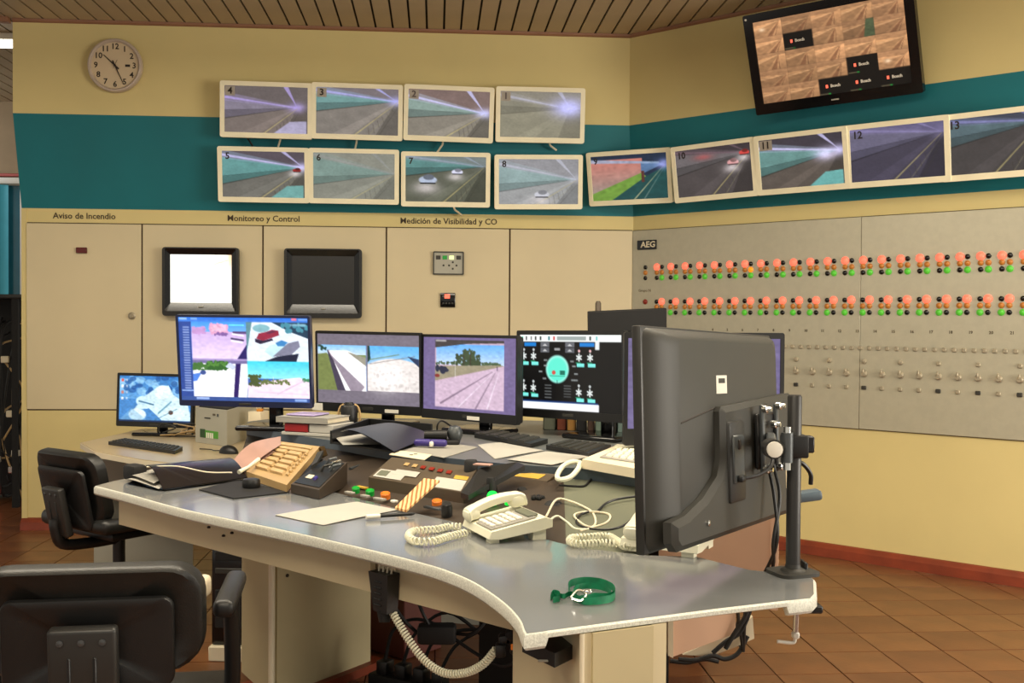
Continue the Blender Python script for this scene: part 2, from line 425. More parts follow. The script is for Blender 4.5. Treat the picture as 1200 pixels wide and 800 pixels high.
# ceiling: dark board and single slats running from the far room over the heads
m = MB(); m.b2((-3.4, -8.2, Z_CEIL + .014), (6.4, 2.6, Z_CEIL + .06)); ceil = m.build('ceiling', M_dark, smooth=False); ceil.matrix_world = TA; structure(ceil)
sl = MB(); sl.add([(-.044, -8.2, 0), (.044, -8.2, 0), (.044, 2.6, 0), (-.044, 2.6, 0), (-.044, -8.2, .012), (.044, -8.2, .012), (.044, 2.6, .012), (-.044, 2.6, .012)],
    [(0, 3, 2, 1), (4, 5, 6, 7), (0, 1, 5, 4), (1, 2, 6, 5), (2, 3, 7, 6), (3, 0, 4, 7)])
slm = sl.mesh('slat', M_slat, False)
q0 = wa(289, 28, LEAN).x
for k in range(-34, 66): 
    x = q0 + k * .1003
    if -3.3 < x < 6.3: inst('slat', slm, ceil, Matrix.Translation((x, 0, Z_CEIL)))

# floor: square terracotta tiles laid along the back wall
TS = .243
m = MB(); m.b2((-3.4, -8.2, -.05), (6.4, 2.6, -.004)); floor = m.build('floor', M_grout, smooth=False); floor.matrix_world = TA; structure(floor)
fx = (TAi @ gz(1122, 730, 0)).x % TS; fy = (TAi @ gz(1100, 762, 0)).y % TS
tms = []
for mt in (M_tile, M_tile2, M_tile3):
    t = MB(); h = TS / 2 - .0022; k = h - .0004
    t.add([(-h, -h, -.006), (h, -h, -.006), (h, h, -.006), (-h, h, -.006), (-k, -k, 0), (k, -k, 0), (k, k, 0), (-k, k, 0)],
          [(4, 5, 6, 7), (0, 1, 5, 4), (1, 2, 6, 5), (2, 3, 7, 6), (3, 0, 4, 7)]); tms.append(t.mesh('tile', mt, False))
cand = []; rest = MB(); icm = cam.matrix_world.inverted()
for i in range(-16, 28):
    for j in range(-34, 11):
        x, y = fx + i * TS + TS / 2, fy + j * TS + TS / 2
        if not (-3.3 < x < 6.3 and -8.1 < y < 2.5): continue
        c = icm @ (TA @ Vector((x, y, 0)))
        inv = c.z < -.3 and abs(c.x / -c.z * F) < 640 and -c.y / -c.z * F < 470
        cand.append((-c.z if inv else 99 + c.length, inv, x, y))
cand.sort(); nt = 0
rg = random.Random(3)
for d, inv, x, y in cand:
    if inv and nt < 300:
        inst('tile', rg.choice(tms), floor, Matrix.Translation((x, y, rg.uniform(-.0008, .0004)))); nt += 1
    else:
        h = TS / 2 - .0022; rest.add([(x - h, y - h, -.001), (x + h, y - h, -.001), (x + h, y + h, -.001), (x - h, y + h, -.001)], [(0, 1, 2, 3)])
r_ = rest.build('tile_field', M_tile, floor, smooth=False); r_['kind'] = 'stuff'

# the room beyond the free end of the back wall: wall, window with vertical blinds, rack
m = MB(); m.b2((-3.4, 2.3, 0), (.4, 2.42, Z_CEIL)); wf = m.build('wall_far', mat('dull_ochre_paint', (150, 128, 96), .7), smooth=False); wf.matrix_world = TA; structure(wf)
m = MB(); b0, b1 = wa(-70, 300, -2.28), wa(24, 300, -2.28)
zb0, zb1 = wa(10, 520, -2.28).z, wa(10, 217, -2.28).z
ring([(b0.x - .05, zb0 - .05), (b1.x + .05, zb0 - .05), (b1.x + .05, zb1 + .05), (b0.x - .05, zb1 + .05)], [(b0.x, zb0), (b1.x, zb0), (b1.x, zb1), (b0.x, zb1)], 2.27, 2.31, m)
w1 = m.build('window_1', M_white, smooth=False); w1.matrix_world = TA; structure(w1)
m = MB(); m.b2((b0.x, 2.298, zb0), (b1.x, 2.302, zb1)); m.build('pane', mat('window_pane', (40, 96, 110), .1), w1, smooth=False)
bl = thing('vertical_blind', 'teal vertical window blind far behind the black rack', 'blind', TA @ Vector((b0.x, 2.24, 0)), MA.to_3x3())
m = MB(); m.rbox(((b1.x - b0.x) / 2, 0, zb1 + .03), (b1.x - b0.x + .1, .05, .05), .008, 2); m.build('head_rail', M_white, bl)
m = MB(); m.rbox(((b1.x - b0.x) / 2, 0, zb1 + .075), (b1.x - b0.x + .1, .04, .025), .004, 1); m.build('rail_cover', mat('rust_rail', (170, 70, 60), .5), bl)
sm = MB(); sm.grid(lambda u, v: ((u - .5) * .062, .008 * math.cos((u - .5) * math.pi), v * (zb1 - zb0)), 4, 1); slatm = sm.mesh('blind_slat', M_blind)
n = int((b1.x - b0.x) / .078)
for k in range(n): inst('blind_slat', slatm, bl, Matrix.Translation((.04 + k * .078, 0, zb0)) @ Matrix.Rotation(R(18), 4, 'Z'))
# black rack with hanging cables
rk0, rk1 = wa(-60, 480, -.75), wa(21, 480, -.75)
zt = wa(10, 350, -.75).z
rk = thing('equipment_rack', 'tall black equipment rack with tangled cables beyond the wall end', 'rack', TA @ Vector(((rk0.x + rk1.x) / 2, .95, 0)), MA.to_3x3())
hw = (rk1.x - rk0.x) / 2
m = MB(); m.b2((-hw, .1, .04), (hw, .4, zt)); m.build('body', M_soft, rk, smooth=False)
m = MB(); m.rbox((0, .1, zt + .015), (hw * 2 + .08, .62, .03), .006, 2); m.build('top', M_black, rk)
for sx in (-1, 1):
    m = MB(); m.b2((sx * hw - .02 * sx - .02, -.2, 0), (sx * hw - .02 * sx + .02, -.16, zt)); m.build('upright', M_soft, rk, smooth=False)
rg = random.Random(5)
for k in range(13):
    x = rg.uniform(-hw * .2, hw * .95); z1 = rg.uniform(.5, zt - .1); z0 = rg.uniform(.05, .4)
    m = MB(); m.tube(spline([(x, .1, z1), (x + rg.uniform(-.08, .08), -.14, z1 - .08), (x + rg.uniform(-.12, .12), -.17, (z1 + z0) / 2), (x + rg.uniform(-.1, .1), -.15, z0), (x, .05, z0 - .03)], 5), rg.choice((.005, .007, .009)), 6)
    m.build('cable', rg.choice([M_soft, M_soft, M_black, M_unit, M_tan]), rk)
for k, (x, z, mt) in enumerate(((.6, .98, M_cream), (.75, .62, M_cream), (.35, .32, M_greypan), (.8, .25, M_chrome), (.9, .36, M_white), (.3, .1, M_redlamp))):
    m = MB(); m.rbox((x * hw, -.18, z), (.05, .03, .045), .005, 1); m.build('connector', mt, rk)
# fluorescent fitting under the ceiling of the far part
fl = thing('ceiling_light', 'lit white fluorescent fitting on the slatted ceiling at far left', 'ceiling light', TA @ Vector((-.62, .25, Z_CEIL)), MA.to_3x3())
m = MB(); m.rbox((0, 0, -.02), (1.1, .16, .04), .006, 1); m.build('housing', M_white, fl)
for sy in (-.04, .04):
    m = MB(); m.tube([(-.5, sy, -.055), (.5, sy, -.055)], .013, 10); m.build('tube', M_tube, fl)

# ------------------------------------------------------------------ big control board on the right wall
S_WALL = screen_mat('wall_screen', .95); S_DESK = screen_mat('desk_screen', 1.15); S_TV = screen_mat('tv_screen', .95); S_BRIGHT = screen_mat('overexposed_screen', 1.5)
cb = thing('control_board', 'long satin metal control board with rows of red, amber and green lamps', 'control board', TB @ Vector((0, 0, 0)), MBm.to_3x3())
xs = wb(1009, 400).x
CB0, CB1 = .700, 1.815
m = MB(); m.b2((.004, -.003, CB0 - .004), (3.6, 0, CB1 + .004)); m.build('backing', M_joint, cb, smooth=False)
for a, b in ((.006, xs - .001), (xs + .001, 3.6)):
    m = MB(); m.rbox(((a + b) / 2, -.008, (CB0 + CB1) / 2), (b - a, .012, CB1 - CB0), .0015, 1); m.build('plate', M_board, cb)
q = wb(760, 287); m = MB(); m.rbox((q.x, -.018, q.z), (.138, .010, .058), .002, 1); sg = m.build('maker_plate', M_gloss, cb)
text('lettering', 'AEG', .05, M_cream, sg, Matrix.Translation((q.x + .012, -.0242, q.z)) @ UPR, bold=.0012, sx=1.1)
def lens(r, h=.5):
    m = MB(); m.lathe([(r * 1.18, 0), (r * 1.18, .004), (r, .005), (r * .96, .005 + r * .28 * h), (r * .78, .005 + r * .62 * h), (r * .42, .005 + r * .92 * h), (0, .005 + r * h)], 10, UPR); return m
LM = {k: lens(r).mesh('indicator_lamp', mt) for k, (r, mt) in dict(R=(.0185, M_redlamp), k=(.0112, M_gloss), a=(.0125, M_amber), g=(.0145, M_greenlamp), r=(.014, M_redoff)).items()}
AMB2 = lens(.0135).mesh('indicator_lamp', mat('bright_amber_lens', (240, 140, 20), .3, emit=.6))
red_x = [768.7, 786, 803.2, 820.5, 838.4, 856.8, 875.2, 894.2, 913.6, 932.9, 953, 973.6, 994, 1014.8, 1036.3, 1058, 1080.2, 1102, 1125, 1148.3, 1172.4, 1196.2]
LX = [wb(x, 310).x for x in red_x]
pf = np.polyfit(range(22), LX, 1); LX = [pf[0] * i + pf[1] for i in range(23)]
dxl = pf[0] * .37
zr = [wb(768.7, 313).z, wb(768.7, 319.3).z, wb(768.7, 325.6).z]; zq = [wb(774.4, 353.4).z, wb(774.4, 359.6).z, wb(774.4, 366.2).z]
def lamp(k, x, z): inst('indicator_lamp', LM[k] if isinstance(k, str) else k, cb, Matrix.Translation((x, -.014, z)))
for i, x in enumerate(LX):
    for kk, ox, z in (('R', 0, zr[0]), ('k', dxl, zr[0]), ('a', 0, zr[1]), (AMB2 if i == 6 else 'a', dxl, zr[1]), ('k', 0, zr[2]), ('g', dxl, zr[2])): lamp(kk, x + ox, z)
    for kk, ox, z in (('k', 0, zq[0]), ('R', dxl, zq[0]), ('a', 0, zq[1]), ('a', dxl, zq[1]), ('g', 0, zq[2]), ('k', dxl, zq[2])): lamp(kk, x + ox, z)
x0 = wb(758, 319).x
for kk, z in (('k', zr[0]), ('a', zr[1]), ('k', zr[2]), ('r', zq[0])): lamp(kk, x0, z)
m = MB(); m.lathe([(.0135, 0), (.0135, .008), (.011, .012), (.008, .013), (0, .013)], 10, UPR); bsm = m.mesh('push_button', M_knob)
m = MB(); m.rbox((0, -.005, 0), (.021, .010, .021), .003, 1); bqm = m.mesh('push_button', M_knob)
m = MB(); m.rbox((0, -.005, 0), (.025, .010, .02), .003, 1); bkm = m.mesh('push_button', M_char)
m = MB(); m.lathe([(.017, 0), (.017, .006), (.012, .010), (.012, .02), (0, .02)], 10, UPR); m.rbox((0, -.016, .014), (.010, .014, .026), .003, 1); ksm = m.mesh('key_switch', M_knob)
r1 = [wb(930.5, 406).x, wb(1191.8, 411).x]; stp = (r1[1] - r1[0]) / 24; zz = wb(1060, 408.6).z
for i in range(-9, 27): inst('push_button', bqm, cb, Matrix.Translation((r1[0] + i * stp, -.014, zz)))
r3 = [wb(934.5, 436).x, wb(1196.5, 444).x]; st3 = (r3[1] - r3[0]) / 12; z3 = wb(1060, 439.5).z; z4 = wb(1060, 456).z; z2 = wb(1060, 424.5).z
for i in range(-5, 14):
    inst('key_switch', ksm, cb, Matrix.Translation((r3[0] + i * st3, -.014, z3)))
    inst('push_button', bkm if i in (0, 4, 8, 10, 12) else bqm, cb, Matrix.Translation((r3[0] + i * st3, -.014, z4)))
    if i % 2 == 0: inst('push_button', bsm if i < 8 else bqm, cb, Matrix.Translation((r3[0] + i * st3, -.014, z2)))
xn = [wb(945.7, 388).x, wb(1187.2, 389).x]; zn = wb(1060, 388.6).z
for i in range(-6, 13):
    text('numeral', str(10 + i), .020, mat('grey_numeral', (84, 74, 56), .7), cb, Matrix.Translation((xn[0] + i * (xn[1] - xn[0]) / 11, -.0146, zn)) @ UPR, bold=.0006)
q = wb(757, 340.5); text('lettering', 'Grupo N', .024, mat('faint_ink', (110, 98, 74), .7), cb, Matrix.Translation((q.x, -.0146, q.z)) @ UPR)

# ------------------------------------------------------------------ wall clock
q = wa(136.5, 78, LEAN); ck = thing('wall_clock', 'round pale wall clock with black numerals on the yellow wall', 'clock', TA @ Vector((q.x, -LEAN, q.z)), MA.to_3x3())
rc = (wa(168.5, 78, LEAN).x - wa(104.5, 78, LEAN).x) / 2
m = MB(); m.lathe([(rc * .97, 0), (rc, .01), (rc, .032), (rc * .97, .042), (rc * .92, .044), (rc * .88, .038), (rc * .86, .03), (rc * .86, .0)], 48, UPR); m.build('rim', M_clockrim, ck)
m = MB(); m.lathe([(rc * .87, .0), (rc * .87, .028), (0, .028)], 48, UPR); m.build('dial', M_clockface, ck)
for i in range(1, 13):
    a = R(90 - 30 * i); text('numeral', str(i), .046, M_ink, ck, Matrix.Translation((rc * .70 * math.cos(a), -.0285, rc * .70 * math.sin(a))) @ UPR, bold=.0008)
m = MB(); m.rbox((rc * .46, -.0287, 0), (.028, .001, .014), .0004, 1); m.build('day_window', M_ink, ck)
def hand(name, ang, l, w, y, tail=.03):
    m = MB(); m.prism([(-w, -tail), (w, -tail), (w * .45, l), (-w * .45, l)], 0, .0015, Matrix.Translation((0, y, 0)) @ Matrix.Rotation(R(ang), 4, 'Y') @ XZ); m.build(name, M_ink, ck, smooth=False)
hand('hour_hand', -47, rc * .56, .0045, -.031); hand('minute_hand', 155, rc * .76, .0035, -.033); hand('second_hand', 204, rc * .14, .001, -.035, rc * .22)
m = MB(); m.lathe([(.007, 0), (.007, .008), (0, .009)], 12, Matrix.Translation((0, -.03, 0)) @ UPR); m.build('hub', M_ink, ck)

# ------------------------------------------------------------------ wall monitors
def tunnel(seed, wall, road, ceil, vp=(.9, .3), streak=(200, 195, 240), rail=True, ledge=None, cars=(), haze=None, lo=.62, top=.16, glow=.9, tint=None, mid=.78):
    p = Pic(112, 66, ceil); vx, vy = vp; wall = tuple(int(a * .74 + b * .26) for a, b in zip(wall, (134, 128, 130)))
    p.poly([(0, top), (vx, vy), (0, mid)], wall)
    p.poly([(0, mid - .16), (vx, vy), (0, mid)], tuple(int(c * .8) for c in wall))
    p.line((0, mid - .17), vp, .008, tuple(int(c * .45) for c in wall), .8, .002)
    p.poly([(0, mid), (vx, vy), (1, vy + .08), (1, 1), (0, 1)], road)
    p.poly([(.18, 1), (vx - .01, vy + .02), (.42, 1)], tuple(min(255, int(c * 1.18)) for c in road), .6)
    p.line((0, mid), vp, .014, tuple(int(c * .55) for c in road), .8, .003)
    p.poly([(1, vy + .02), (vx, vy), (.72, 1), (1, 1)], tuple(int(c * .8) for c in road))
    if streak:
        p.poly([(0, top - .16), (vx, vy - .02), (vx, vy + .015), (0, top + .03)], tuple((a + b) // 2 for a, b in zip(streak, wall)), .45)
        p.line((0, top - .05), vp, .034, streak, .75, .012)
        p.poly([(.70, 0), (.76, 0), (vx + .01, vy)], streak, .75)
        p.glow(vx, vy, .10, .10, streak, glow)
    if rail:
        p.line((.47, 1), (vx + .01, vy + .02), .013, (190, 176, 122), .85, .005)
        p.line((.64, 1), (vx + .02, vy + .06), .008, (150, 144, 116), .7, .003); p.line((.76, 1), (vx + .025, vy + .1), .008, (64, 62, 56), .7, .004)
        for k in range(6):
            t = .06 + .15 * k; x = .6 + (vx - .6) * t; y = 1 + (vy + .05 - 1) * t; p.line((x + .01, y - .12 * (1 - t)), (x + .03, y + .12 * (1 - t)), .007 * (1 - t * .6), (66, 62, 54), .75)
    if ledge: p.poly([(.58, 1), (.78, .74), (.98, .72), (.98, 1)], ledge)
    for (cx, cy, s, c) in cars:
        p.glow(cx - .02, cy + .14 * s / .1, s * 1.3, s * 1.1, (225, 215, 215), .75)
        p.ell(cx, cy, s, s * .8, c); p.ell(cx + .01, cy - s * .5, s * .6, s * .55, tuple(int(k * .6) for k in c)); p.rect(cx - s * .8, cy + s * .45, cx + s * .8, cy + s * .7, (40, 40, 44))
    if haze: p.put(np.ones_like(p.x), haze[:3], haze[3])
    if tint: p.glow(*tint)
    p.a = np.clip((p.a - .47) * 1.12 + .45, 0, 1); p.noise(.03, seed, 60); p.noise(.03, seed + 40, 12); return p
G_, B_ = (122, 122, 116), (88, 168, 164)
pics = {
 4: tunnel(4, (128, 120, 140), (118, 108, 104), (104, 96, 96), (.86, .44), (176, 160, 222), ledge=(166, 160, 186), top=.3, mid=.7),
 3: tunnel(3, (108, 160, 156), (128, 122, 116), (120, 112, 116), (.97, .27), (176, 176, 236), top=.12, mid=.52),
 2: tunnel(2, (140, 168, 158), (134, 128, 118), (126, 108, 104), (.93, .47), (206, 206, 250), top=.2, mid=.62, glow=1),
 1: tunnel(1, (138, 136, 118), (140, 136, 120), (134, 128, 122), (.86, .36), (214, 214, 255), rail=False, top=.14, mid=.5, haze=(140, 136, 118, .45), tint=(.84, .34, .2, .2, (196, 196, 255), .95)),
 5: tunnel(5, (92, 156, 152), (110, 108, 102), (92, 84, 92), (.97, .34), (206, 200, 246), ledge=(116, 164, 160), top=.14, mid=.72, cars=((.90, .40, .055, (150, 50, 50)),)),
 6: tunnel(6, (118, 158, 150), (134, 132, 122), (138, 136, 126), (.98, .44), (150, 150, 150), top=.1, mid=.7, glow=.3, haze=(136, 142, 132, .3)),
 7: tunnel(7, (84, 142, 138), (96, 98, 86), (120, 128, 126), (.96, .22), (150, 160, 176), top=.06, mid=.44, glow=.2, cars=((.28, .52, .12, (176, 186, 206)), (.64, .34, .075, (216, 216, 236)))),
 8: tunnel(8, (142, 176, 174), (150, 150, 150), (140, 138, 142), (.96, .45), (190, 190, 206), top=.16, mid=.72, glow=.5, cars=((.54, .78, .10, (206, 206, 216)),), haze=(160, 164, 166, .2)),
 10: tunnel(10, (104, 98, 100), (84, 78, 78), (70, 62, 66), (.95, .2), (120, 100, 108), top=.1, mid=.55, glow=.2, cars=((.76, .37, .08, (216, 160, 160)), (.91, .2, .07, (206, 80, 76))), tint=(.38, .2, .12, .06, (190, 90, 90), .6)),
 11: tunnel(11, (100, 150, 144), (96, 88, 82), (72, 66, 74), (.95, .35), (216, 210, 252), rail=False, ledge=(112, 170, 166), top=.22, mid=.74, tint=(.78, .4, .12, .12, (226, 220, 255), .9)),
 12: tunnel(12, (100, 96, 124), (74, 70, 84), (104, 98, 128), (.96, .2), (140, 132, 172), top=.08, mid=.6, glow=.5),
 13: tunnel(13, (78, 104, 112), (76, 72, 72), (70, 74, 88), (.9, .18), (140, 140, 190), top=.1, mid=.52, glow=.4),
}
p = Pic(112, 66, (30, 44, 66)); p.grad(0, .1, .68, 1, (196, 120, 108), (146, 142, 134)); p.poly([(0, .84), (.66, .42), (.74, .52), (.25, 1), (0, 1)], (112, 150, 62)); p.poly([(.66, .18), (.97, .24), (.66, .45)], (90, 120, 160))
p.poly([(.25, 1), (.72, .5), (1, .28), (1, 1)], (30, 74, 74)); p.line((.55, 1), (.96, .28), .016, (206, 196, 150), .8, .004); p.line((.68, 1), (.97, .3), .01, (150, 160, 150), .8, .003); p.rect(.66, .38, .70, .62, (90, 50, 44)); p.glow(.95, .26, .08, .1, (170, 176, 246), .9); p.poly([(0, .08), (.9, .2), (.9, .24), (0, .16)], (150, 170, 200), .8)
p.noise(.05, 9); pics[9] = p

MWW, MWH = .525, .320
CORN = {4: (312.2, 129.2), 3: (418.8, 131.1), 2: (526, 133.5), 1: (633.2, 135), 5: (309.1, 204.8), 6: (415, 206.7), 7: (522.4, 210.4), 8: (631.1, 213.3), 9: (737.6, 207.8), 10: (836.7, 200.3), 11: (939.1, 189.5), 12: (1051, 179), 13: (1170, 168.3)}
YAW = {9: -26.3, 10: -39.7, 11: -41, 12: -41.5, 13: -42}
TILT = {4: 4, 3: 5.3, 2: 7, 1: 5.7, 5: 8, 6: 7.7, 7: 8.4, 8: 7.2, 9: 11.6, 10: 9.3, 11: 11, 12: 9.4, 13: 9}
ROLLS = {4: .6, 3: .68, 2: 1.2, 1: .12, 5: .2, 6: .27, 7: 0, 8: -.8, 9: 0, 10: -.86, 11: .06, 12: .6, 13: .3}
WHERE = {4: 'violet tunnel picture, leftmost of the upper row', 3: 'pale tunnel picture, second in the upper row', 2: 'white glare at its right edge, third in the upper row', 1: 'large white glare, rightmost of the upper row',
         5: 'a red vehicle far off, leftmost of the lower row', 6: 'hazy grey tunnel, second in the lower row', 7: 'two cars with headlights on', 8: 'one pale car in a hazy tunnel', 9: 'red wall and green kerb, across the wall corner',
         10: 'white car and red car on dark road', 11: 'bright tunnel mouth and turquoise ledge', 12: 'dark violet tunnel, under the large tilted television', 13: 'dark road, cut by the right edge of the picture'}
oo = rrect(MWW, MWH, .012, 3); ii = rrect(MWW - .052, MWH - .056, .003, 3)
m = ring([(x, z) for x, z in oo], [(x, z + .002) for x, z in ii], -.012, .018); wm_b = m.mesh('bezel', M_wframe)
m = MB(); m.rbox((0, .032, 0), (MWW - .02, .034, MWH - .02), .012, 2); m.rbox((0, .055, 0), (MWW * .55, .03, MWH * .6), .01, 2); wm_k = m.mesh('back_shell', M_ivory)
for k, (px, py) in CORN.items():
    A = k < 9; off = (.235 if k < 5 else .175) if A else (.205 if k == 9 else .185)
    c = gp(px, py, (PA + nA * off) if A else (cor + nB * off), nA if A else nB)
    rot = Matrix.Rotation(aA if A else R(YAW[k]), 3, 'Z') @ Matrix.Rotation(R(TILT[k]), 3, 'X') @ Matrix.Rotation(R(ROLLS[k]), 3, 'Y')
    t = thing('wall_monitor', 'ivory framed wall monitor showing ' + WHERE[k], 'monitor', c, rot, 'ivory framed wall monitors on the teal band')
    inst('bezel', wm_b, t, Matrix()); inst('back_shell', wm_k, t, Matrix())
    s = screen('screen', pics[k], MWW - .050, MWH - .054, S_WALL, t, Matrix.Translation((0, -.006, .002)))
    m = MB(); m.tube([(0, .06, 0), (0, .06 + off * .35, .0)], .02, 8); m.rbox((0, .07, 0), (.1, .012, .1), .003, 1); m.build('wall_bracket', M_steelgrey, t)
    lbl = str(k); w0 = .055 + .02 * (len(lbl) - 1)
    if k in (1, 2, 3, 4, 11):
        m = MB(); m.b2((-MWW / 2 + .03, -.0078, MWH / 2 - .082), (-MWW / 2 + .03 + w0, -.007, MWH / 2 - .03)); m.build('number_sticker', mat('clear_sticker', (150, 140, 126), .5, emit=.15), s, smooth=False, M=Matrix.Translation((0, .006, -.002)))
    text('numeral', lbl, .052, mat('faded_ink', (92, 80, 78), .7) if k in (1, 2) else M_ink, s, Matrix.Translation((-MWW / 2 + .03 + w0 / 2, -.003, MWH / 2 - .058)) @ UPR, bold=.0012)
# loose cable ends that hang below the monitors of the back wall
cab = [((289, 158), (296, 171), M_black, 'thin black cable end under the violet upper monitor'), ((329, 160), (326, 172), M_cream, 'short cream cable end beside a black one'), ((418, 164), (416, 175), M_cream, 'cream cable end under the second upper monitor'),
       ((519, 167), (512, 179), M_cream, 'slanted cream cable end under the third upper monitor'), ((644, 168), (652, 176), M_cream, 'cream cable end under the rightmost upper monitor'), ((532, 243), (541, 252), M_cream, 'cream cable end under the monitor with two cars')]
for (a, b, mt, lb) in cab:
    P0, P1 = gp(*a, PA + nA * .155, nA), gp(*b, PA + nA * (.13 if b[1] < 200 else .03), nA)
    m = MB(); d = P1 - P0; up = Vector((0, 0, .10)) - nA * .02
    m.tube(spline([P0 + up - P1, P0 - P1, d * .5 + P0 - P1 + Vector((0, 0, -.004)), Vector((0, 0, 0))], 4), .006, 6)
    o = m.build('cable_end', mt); o.location = P1; tag(o, lb, 'cable', 'cable ends under the wall monitors')

# ------------------------------------------------------------------ tilted television over the control board
p = Pic(196, 112, (150, 110, 76), 2); rg = random.Random(2)
for r in range(5):
    for c in range(5):
        x0, y0, x1, y1 = c / 5, r / 5, (c + 1) / 5, (r + 1) / 5
        if (r, c) in ((1, 1), (4, 2), (3, 3), (4, 3), (4, 4)):
            p.rect(x0, y0, x1, y1, (16, 12, 10)); p.rect(x0 + .004, y0 + .176, x0 + .06, y0 + .19, (90, 80, 60)); p.rect(x0 + .06, y0 + .178, x0 + .075, y0 + .19, (40, 150, 60)); continue
        k = rg.uniform(.85, 1.12); base = tuple(min(255, int(v * k)) for v in (204, 150, 104))
        p.grad(x0, y0, x1, y1, tuple(min(255, int(v * 1.1)) for v in base), tuple(int(v * .8) for v in base))
        vx, vy = x0 + .2 * rg.uniform(.7, .95), y0 + .2 * rg.uniform(.15, .4)
        p.poly([(x0, y0 + .12), (vx, vy), (x0 + .06, y1), (x0, y1)], tuple(int(v * .72) for v in base), .7)
        p.poly([(x0 + .09, y1), (vx, vy), (x0 + .13, y1)], (110, 70, 48), .6); p.line((x0 + .15, y1 - .004), (vx, vy), .005, (70, 44, 32), .8, .002)
        p.line((x0, y0 + .1), (vx, vy), .005, (236, 190, 140), .7, .003); p.poly([(x0, y0), (x1, y0), (x1, y0 + .03), (vx, vy), (x0, y0 + .06)], (126, 92, 66), .5)
        p.line((x0, y0), (x1, y0), .003, (90, 66, 48), .6); p.line((x0, y0), (x0, y1), .003, (90, 66, 48), .5)
        if (r, c) in ((0, 0), (3, 4)): p.glow(x0 + .06, y0 + .11, .02, .02, (255, 220, 180), .9)
        if (r, c) == (1, 3): p.poly([(x1 - .05, y0), (x1, y0), (x1, y1), (x1 - .07, y1)], (70, 86, 60), .9)
p.noise(.06, 21, 60)
tv = thing('television', 'large black tilted television with a grid of tan camera pictures', 'television', CE + (Vector((1.768, 5.98, 2.765)) - CE) * .908, Matrix.Rotation(R(-37.5), 3, 'Z') @ Matrix.Rotation(R(19), 3, 'X') @ Matrix.Rotation(R(-.9), 3, 'Y'))
tw, th = .873, .52
m = ring(rrect(tw, th, .008, 2), [(x, z + .006) for x, z in rrect(tw - .098, th - .098, .002, 2)], -.02, .02); m.build('bezel', M_gloss, tv)
m = MB(); m.rbox((0, .035, 0), (tw - .02, .05, th - .02), .015, 2); m.rbox((0, .065, 0), (tw * .5, .05, th * .5), .02, 2); m.build('back_shell', M_black, tv)
s = screen('screen', p, tw - .096, th - .096, S_TV, tv, Matrix.Translation((0, -.012, .006)))
for r, c in ((1, 1), (4, 2), (3, 3), (4, 3), (4, 4)):
    x = (c + .5) / 5 * (tw - .096) - (tw - .096) / 2; z = (th - .096) / 2 - (r + .5) / 5 * (th - .096)
    text('lettering', 'Bosch', .021, M_white, s, Matrix.Translation((x + .008, -.002, z)) @ UPR, bold=.0008)
    m = MB(); m.b2((x - .042, -.003, z - .008), (x - .031, -.001, z + .008)); m.build('red_mark', M_redlamp, s, smooth=False)
m = MB(); m.rbox((0, -.0205, -th / 2 + .027), (.04, .001, .007), .0004, 1); m.build('maker_badge', M_greypan, tv)
m = MB(); m.lathe([(.006, 0), (.006, .002), (0, .002)], 10, Matrix.Translation((-tw / 2 + .016, -.02, th / 2 - .022)) @ UPR); m.build('sticker', M_white, tv)
m = MB(); m.rbox((0, .12, 0), (.22, .1, .2), .01, 1); m.rbox((0, .16, .03), (.08, .16, .06), .01, 1); m.build('wall_bracket', M_black, tv)

# ------------------------------------------------------------------ two small televisions and two instruments on the cabinet fronts
def cab_tv(x0, y0, x1, y1, label, lit):
    a, b = wa(x0, y0, .06), wa(x1, y1, .06); w, h = b.x - a.x, a.z - b.z
    t = thing('small_television', label, 'television', TA @ Vector(((a.x + b.x) / 2, -.07, (a.z + b.z) / 2)), MA.to_3x3() @ Matrix.Rotation(R(1), 3, 'X'), 'televisions on the cabinet fronts')
    sw, sh, so = w * .80, h * .70, h * .045
    inn = [(x, z + so) for x, z in rrect(sw, sh, .002, 3)]; mid = [(x, z + so * .6) for x, z in rrect(w - .03, h - .035, .01, 3)]
    m = ring(rrect(w, h, .018, 3), mid, -.012, .02); m.build('bezel', M_black, t)
    m = MB(); n = len(inn)
    m.add([(x, -.010, z) for x, z in mid] + [(x, .002, z) for x, z in inn], [(i, n + i, n + (i + 1) % n, (i + 1) % n)[::-1] for i in range(n)]); m.build('inner_frame', M_gloss, t)
    m = MB(); m.rbox((0, .03, 0), (w * .96, .03, h * .94), .01, 2); m.rbox((0, .05, 0), (.16, .03, .16), .005, 1); m.build('back_shell', M_black, t)
    p = Pic(84, 72, (255, 250, 236) if lit else (58, 54, 48))
    if lit:
        p.glow(.5, .55, .7, .6, (255, 255, 252), .8); p.line((.72, .2), (.92, .12), .02, (230, 190, 140), .6); p.line((.70, .12), (.84, .17), .012, (236, 206, 160), .6); p.glow(.98, .02, .05, .3, (220, 150, 90), .6); p.noise(.012, 3)
    else: p.grad(0, 0, 1, 1, (62, 58, 52), (50, 47, 42))
    screen('screen', p, sw, sh, S_BRIGHT if lit else screen_mat('dark_screen', .45), t, Matrix.Translation((0, .003, so)))
    m = MB(); m.rbox((0, -.012, -h / 2 + .055), (.03, .002, .006), .0008, 1); m.build('maker_badge', M_greypan, t)
cab_tv(191, 289.5, 280.5, 370.5, 'small black television with an overexposed white picture on the cabinet', True)
cab_tv(333.5, 291, 424, 373, 'small black television switched off on the cabinet front', False)
a, b = wa(507.5, 294.5, .02), wa(543.5, 322, .02)
t = thing('meter_controller', 'pale grey visibility meter with four arrow keys and green display', 'controller', TA @ Vector(((a.x + b.x) / 2, -.014, (a.z + b.z) / 2)), MA.to_3x3())
w, h = b.x - a.x, a.z - b.z
